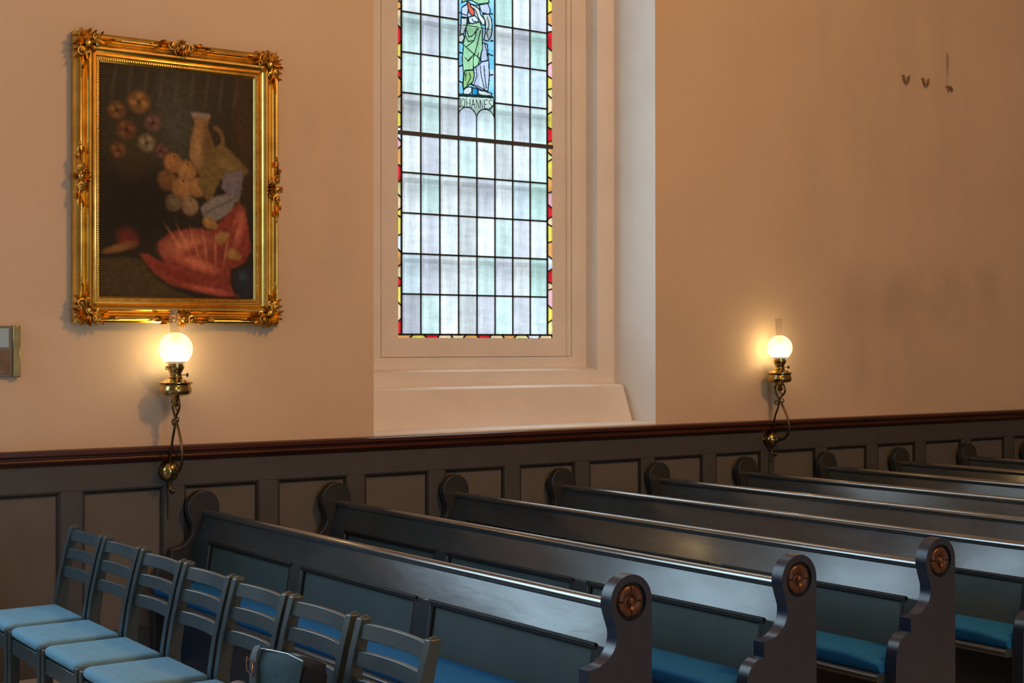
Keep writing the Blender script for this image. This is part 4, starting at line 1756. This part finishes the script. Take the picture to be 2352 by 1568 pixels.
def pmask(P, soft=.0):
    m_ = inside([(a, b_) for a, b_ in P], U, V).astype(float)
    for _ in range(2):
        q = m_.copy()
        q[1:-1, 1:-1] = (m_[:-2, 1:-1] + m_[2:, 1:-1] + m_[1:-1, :-2] + m_[1:-1, 2:] + m_[1:-1, 1:-1] * 2) / 6
        m_ = q
    return m_


# curtain and gloom behind
lay(blob(.45, .12, .6, .2, 0, .6) * .6, (.045, .045, .030))
for k in range(9):
    lay(blob(.08 + .1 * k, .08, .012, .08, 8, .6) * .35, (.10, .10, .075))
lay(blob(.47, .25, .12, .16, 0, .8) * .7, (.075, .085, .070))
lay(blob(.93, .25, .06, .3, 0, .6) * .7, (.06, .032, .014))
# a loose bouquet of dim flowers on the left, in a dark jar
lay(blob(.20, .42, .10, .10, 0, .3), (.045, .026, .014))
lay(blob(.20, .34, .19, .10, 0, .5) * .8, (.040, .038, .016))
RF = random.Random(5)
for (fu, fv, fr, fc) in ((.10, .20, .050, (.17, .085, .030)), (.24, .155, .062, (.24, .125, .040)), (.33, .24, .050, (.13, .065, .060)), (.16, .28, .055, (.15, .060, .026)),
                         (.29, .33, .050, (.20, .17, .105)), (.11, .37, .045, (.15, .065, .030)), (.38, .36, .040, (.12, .055, .045))):
    lay(blob(fu, fv, fr, fr * .70, 0, .35), fc)
    for k in range(7):
        a = k * 2 * PI / 7 + fu * 9
        lay(blob(fu + fr * .55 * math.cos(a), fv + fr * .38 * math.sin(a), fr * .36, fr * .22, math.degrees(a), .5) * .8, tuple(min(1, q * (1.45 if k % 2 else .7)) for q in fc))
    lay(blob(fu, fv, fr * .25, fr * .18, 0, .5), tuple(q * .35 for q in fc))
# a tall ochre jug with a pale band, right of the middle
lay(pmask([(.585, .19), (.70, .19), (.685, .235), (.72, .30), (.745, .36), (.72, .43), (.66, .46), (.60, .44), (.565, .37), (.575, .30), (.605, .235)]), (.25, .150, .062))
lay(pmask([(.575, .178), (.71, .178), (.70, .20), (.585, .20)]), (.25, .215, .19))
lay(blob(.615, .33, .030, .085, 4, .7) * .7, (.40, .25, .11))
lay(blob(.70, .35, .035, .10, -6, .7) * .7, (.075, .045, .022))
for k in range(14):
    a = -1.5 + k * .23
    lay(blob(.735 + .055 * math.cos(a), .295 + .055 * math.sin(a), .013, .010, 0, .5), (.16, .095, .04))
# a heap of peaches and pears in front of it
for (fu, fv, fr, fc) in ((.46, .41, .060, (.27, .135, .045)), (.55, .44, .062, (.31, .165, .06)), (.42, .49, .060, (.20, .10, .035)), (.52, .52, .068, (.33, .18, .065)), (.62, .51, .058, (.29, .16, .06)), (.46, .585, .050, (.22, .17, .10)), (.57, .595, .055, (.24, .17, .10))):
    lay(blob(fu + .012, fv + .012, fr * 1.08, fr * .78, 0, .25) * .8, (.03, .02, .012))
    lay(blob(fu, fv, fr, fr * .72, 0, .18), fc)
    lay(blob(fu - fr * .25, fv - fr * .2, fr * .5, fr * .36, 0, .9) * .6, tuple(min(1, q * 1.5) for q in fc))
    lay(blob(fu + fr * .1, fv - fr * .5, fr * .10, fr * .08, 0, .5), (.04, .02, .01))
# olive cloth and grey cloth
lay(pmask([(.66, .38), (.78, .30), (.88, .36), (.97, .42), (.86, .50), (.78, .46), (.70, .58), (.62, .50)]), (.16, .115, .040))
lay(blob(.82, .40, .06, .02, 25, .6), (.22, .165, .055))
lay(pmask([(.80, .44), (.93, .42), (.92, .50), (.90, .57), (.84, .55), (.78, .50)]), (.17, .15, .19))
lay(pmask([(.64, .60), (.72, .55), (.82, .53), (.88, .55), (.85, .61), (.76, .65), (.68, .67)]), (.21, .20, .205))
for k in range(4):
    lay(blob(.70 + .05 * k, .61 - .018 * k, .05, .006, -25, .6) * .5, (.09, .085, .095))
# red cloth spilling over the ledge
lay(pmask([(.36, .76), (.45, .71), (.62, .69), (.70, .70), (.80, .64), (.90, .56), (.96, .65), (.985, .78), (.93, .84), (.84, .87), (.84, .93), (.87, .985), (.78, .995), (.62, .975), (.44, .945), (.34, .90), (.24, .815), (.30, .815), (.40, .85), (.37, .80)]), (.22, .042, .030))
lay(blob(.55, .77, .13, .045, -12, .7) * .8, (.56, .20, .115))
lay(blob(.58, .80, .10, .02, -28, .5) * .8, (.22, .035, .022))
lay(blob(.62, .85, .12, .025, 18, .5), (.52, .15, .095))
lay(blob(.48, .90, .16, .016, 22, .5) * .9, (.20, .030, .020))
lay(blob(.90, .68, .035, .075, 12, .5), (.48, .14, .095))
lay(blob(.87, .70, .012, .07, 20, .5) * .8, (.23, .045, .030))
lay(blob(.94, .74, .012, .06, -8, .5) * .7, (.26, .05, .035))
for k in range(6):
    lay(blob(.46 + .07 * k, .735 + .012 * k, .008, .06, -35 + 9 * k, .6) * .5, (.62, .24, .14))
lay(blob(.70, .965, .14, .012, 10, .6) * .8, (.52, .12, .085))
# three pears lying on the cloth
for (fu, fv, rt) in ((.70, .665, 20), (.78, .73, -50), (.86, .80, 15)):
    lay(blob(fu, fv, .045, .026, rt, .25), (.30, .165, .055))
    lay(blob(fu + .035, fv + .012 * (1 if rt > 0 else -1), .024, .014, rt, .3), (.30, .165, .055))
    lay(blob(fu - .012, fv - .006, .02, .011, rt, .8) * .6, (.44, .27, .10))
# small red cloth at the left and the brown ledge
lay(blob(.17, .745, .06, .045, -30, .4), (.20, .035, .026))
lay(blob(.12, .79, .10, .016, -16, .4), (.24, .12, .045))
lay(pmask([(0, .84), (.14, .83), (.26, .84), (.34, .92), (.46, .965), (.6, 1.0), (0, 1.0)]), (.062, .046, .018))
lay(pmask([(.86, .88), (.98, .85), (1.0, .99), (.92, 1.0), (.88, .96)]), (.018, .026, .045))
lay(blob(.93, .90, .03, .02, 0, .6), (.04, .06, .10))
lay(blob(.25, .60, .22, .14, 0, .5) * .85, (.008, .008, .007))
vs = [(CX0 + (CX1 - CX0) * j / NXc, -.034, CZ1 - (CZ1 - CZ0) * i / NZc) for i in range(NZc + 1) for j in range(NXc + 1)]
fs, cs = [], []
for i in range(NZc):
    for j in range(NXc):
        a = i * (NXc + 1) + j
        fs.append((a, a + NXc + 1, a + NXc + 2, a + 1))
        cs.append(tuple(cv[i, j]))
attr_mesh('canvas', vs, fs, cs, M['oil'], pic)

# ------------------------------------------------------------------ small wall case at the left edge
nb = empty('notice_case', (2.06, 0, 1.565), 'small brass edged notice case on the wall at the left picture edge', 'notice')
X0n, X1n, Z0n, Z1n = 1.88, 2.186, 1.566, 1.826
MB().box(X0n, X1n, -.028, 0, Z0n, Z1n).build('case', M['notice_grey'], nb, bevel=.003)
MB().box(X1n - .036, X1n + .002, -.040, -.002, Z0n - .003, Z1n + .003).build('brass_edge', M['brass'], nb, bevel=.004)
MB().box(X0n + .01, X1n - .055, -.031, -.027, Z0n + .150, Z1n - .012).build('notice', M['paper_reflection'], nb)  # sheet coloured with the painted blue reflection
MB().box(X0n + .01, X1n - .048, -.031, -.027, Z0n + .012, Z0n + .135).build('card', M['notice_tan'], nb)

# ------------------------------------------------------------------ hooks high on the blank wall
HK = [(2077, 183, 'bent iron hook high on the blank wall, left of the pair'), (2122, 190, 'bent iron hook high on the blank wall, right of the pair')]
for u, v, lab in HK:
    p = at(u, v, 0)
    mb = MB()
    mb.tube([(p.x - .026, 0.01, p.z + .030), (p.x - .026, -.018, p.z + .028), (p.x - .024, -.026, p.z), (p.x - .012, -.028, p.z - .024), (p.x + .010, -.028, p.z - .026),
             (p.x + .024, -.028, p.z - .006), (p.x + .026, -.028, p.z + .030)], .008, 8)
    tag(mb.build('wall_hook', M['hook'], None, smooth=60, origin=(p.x, 0, p.z)), lab, 'hook', 'iron hooks on the blank wall')
p = at(2178, 204, 0)
mb = MB()
mb.tube([(p.x - .035, 0.005, p.z + .012), (p.x - .015, -.018, p.z + .016), (p.x + .01, -.022, p.z + .008), (p.x + .034, -.016, p.z - .016)], .009, 8)
mb.tube([(p.x - .010, 0.008, p.z + .02), (p.x - .010, -.016, p.z), (p.x - .010, -.010, p.z - .03)], .006, 8)
tag(mb.build('wall_peg', M['hook'], None, smooth=60, origin=(p.x, 0, p.z)), 'short bent peg below the dark vertical stain on the blank wall', 'hook')
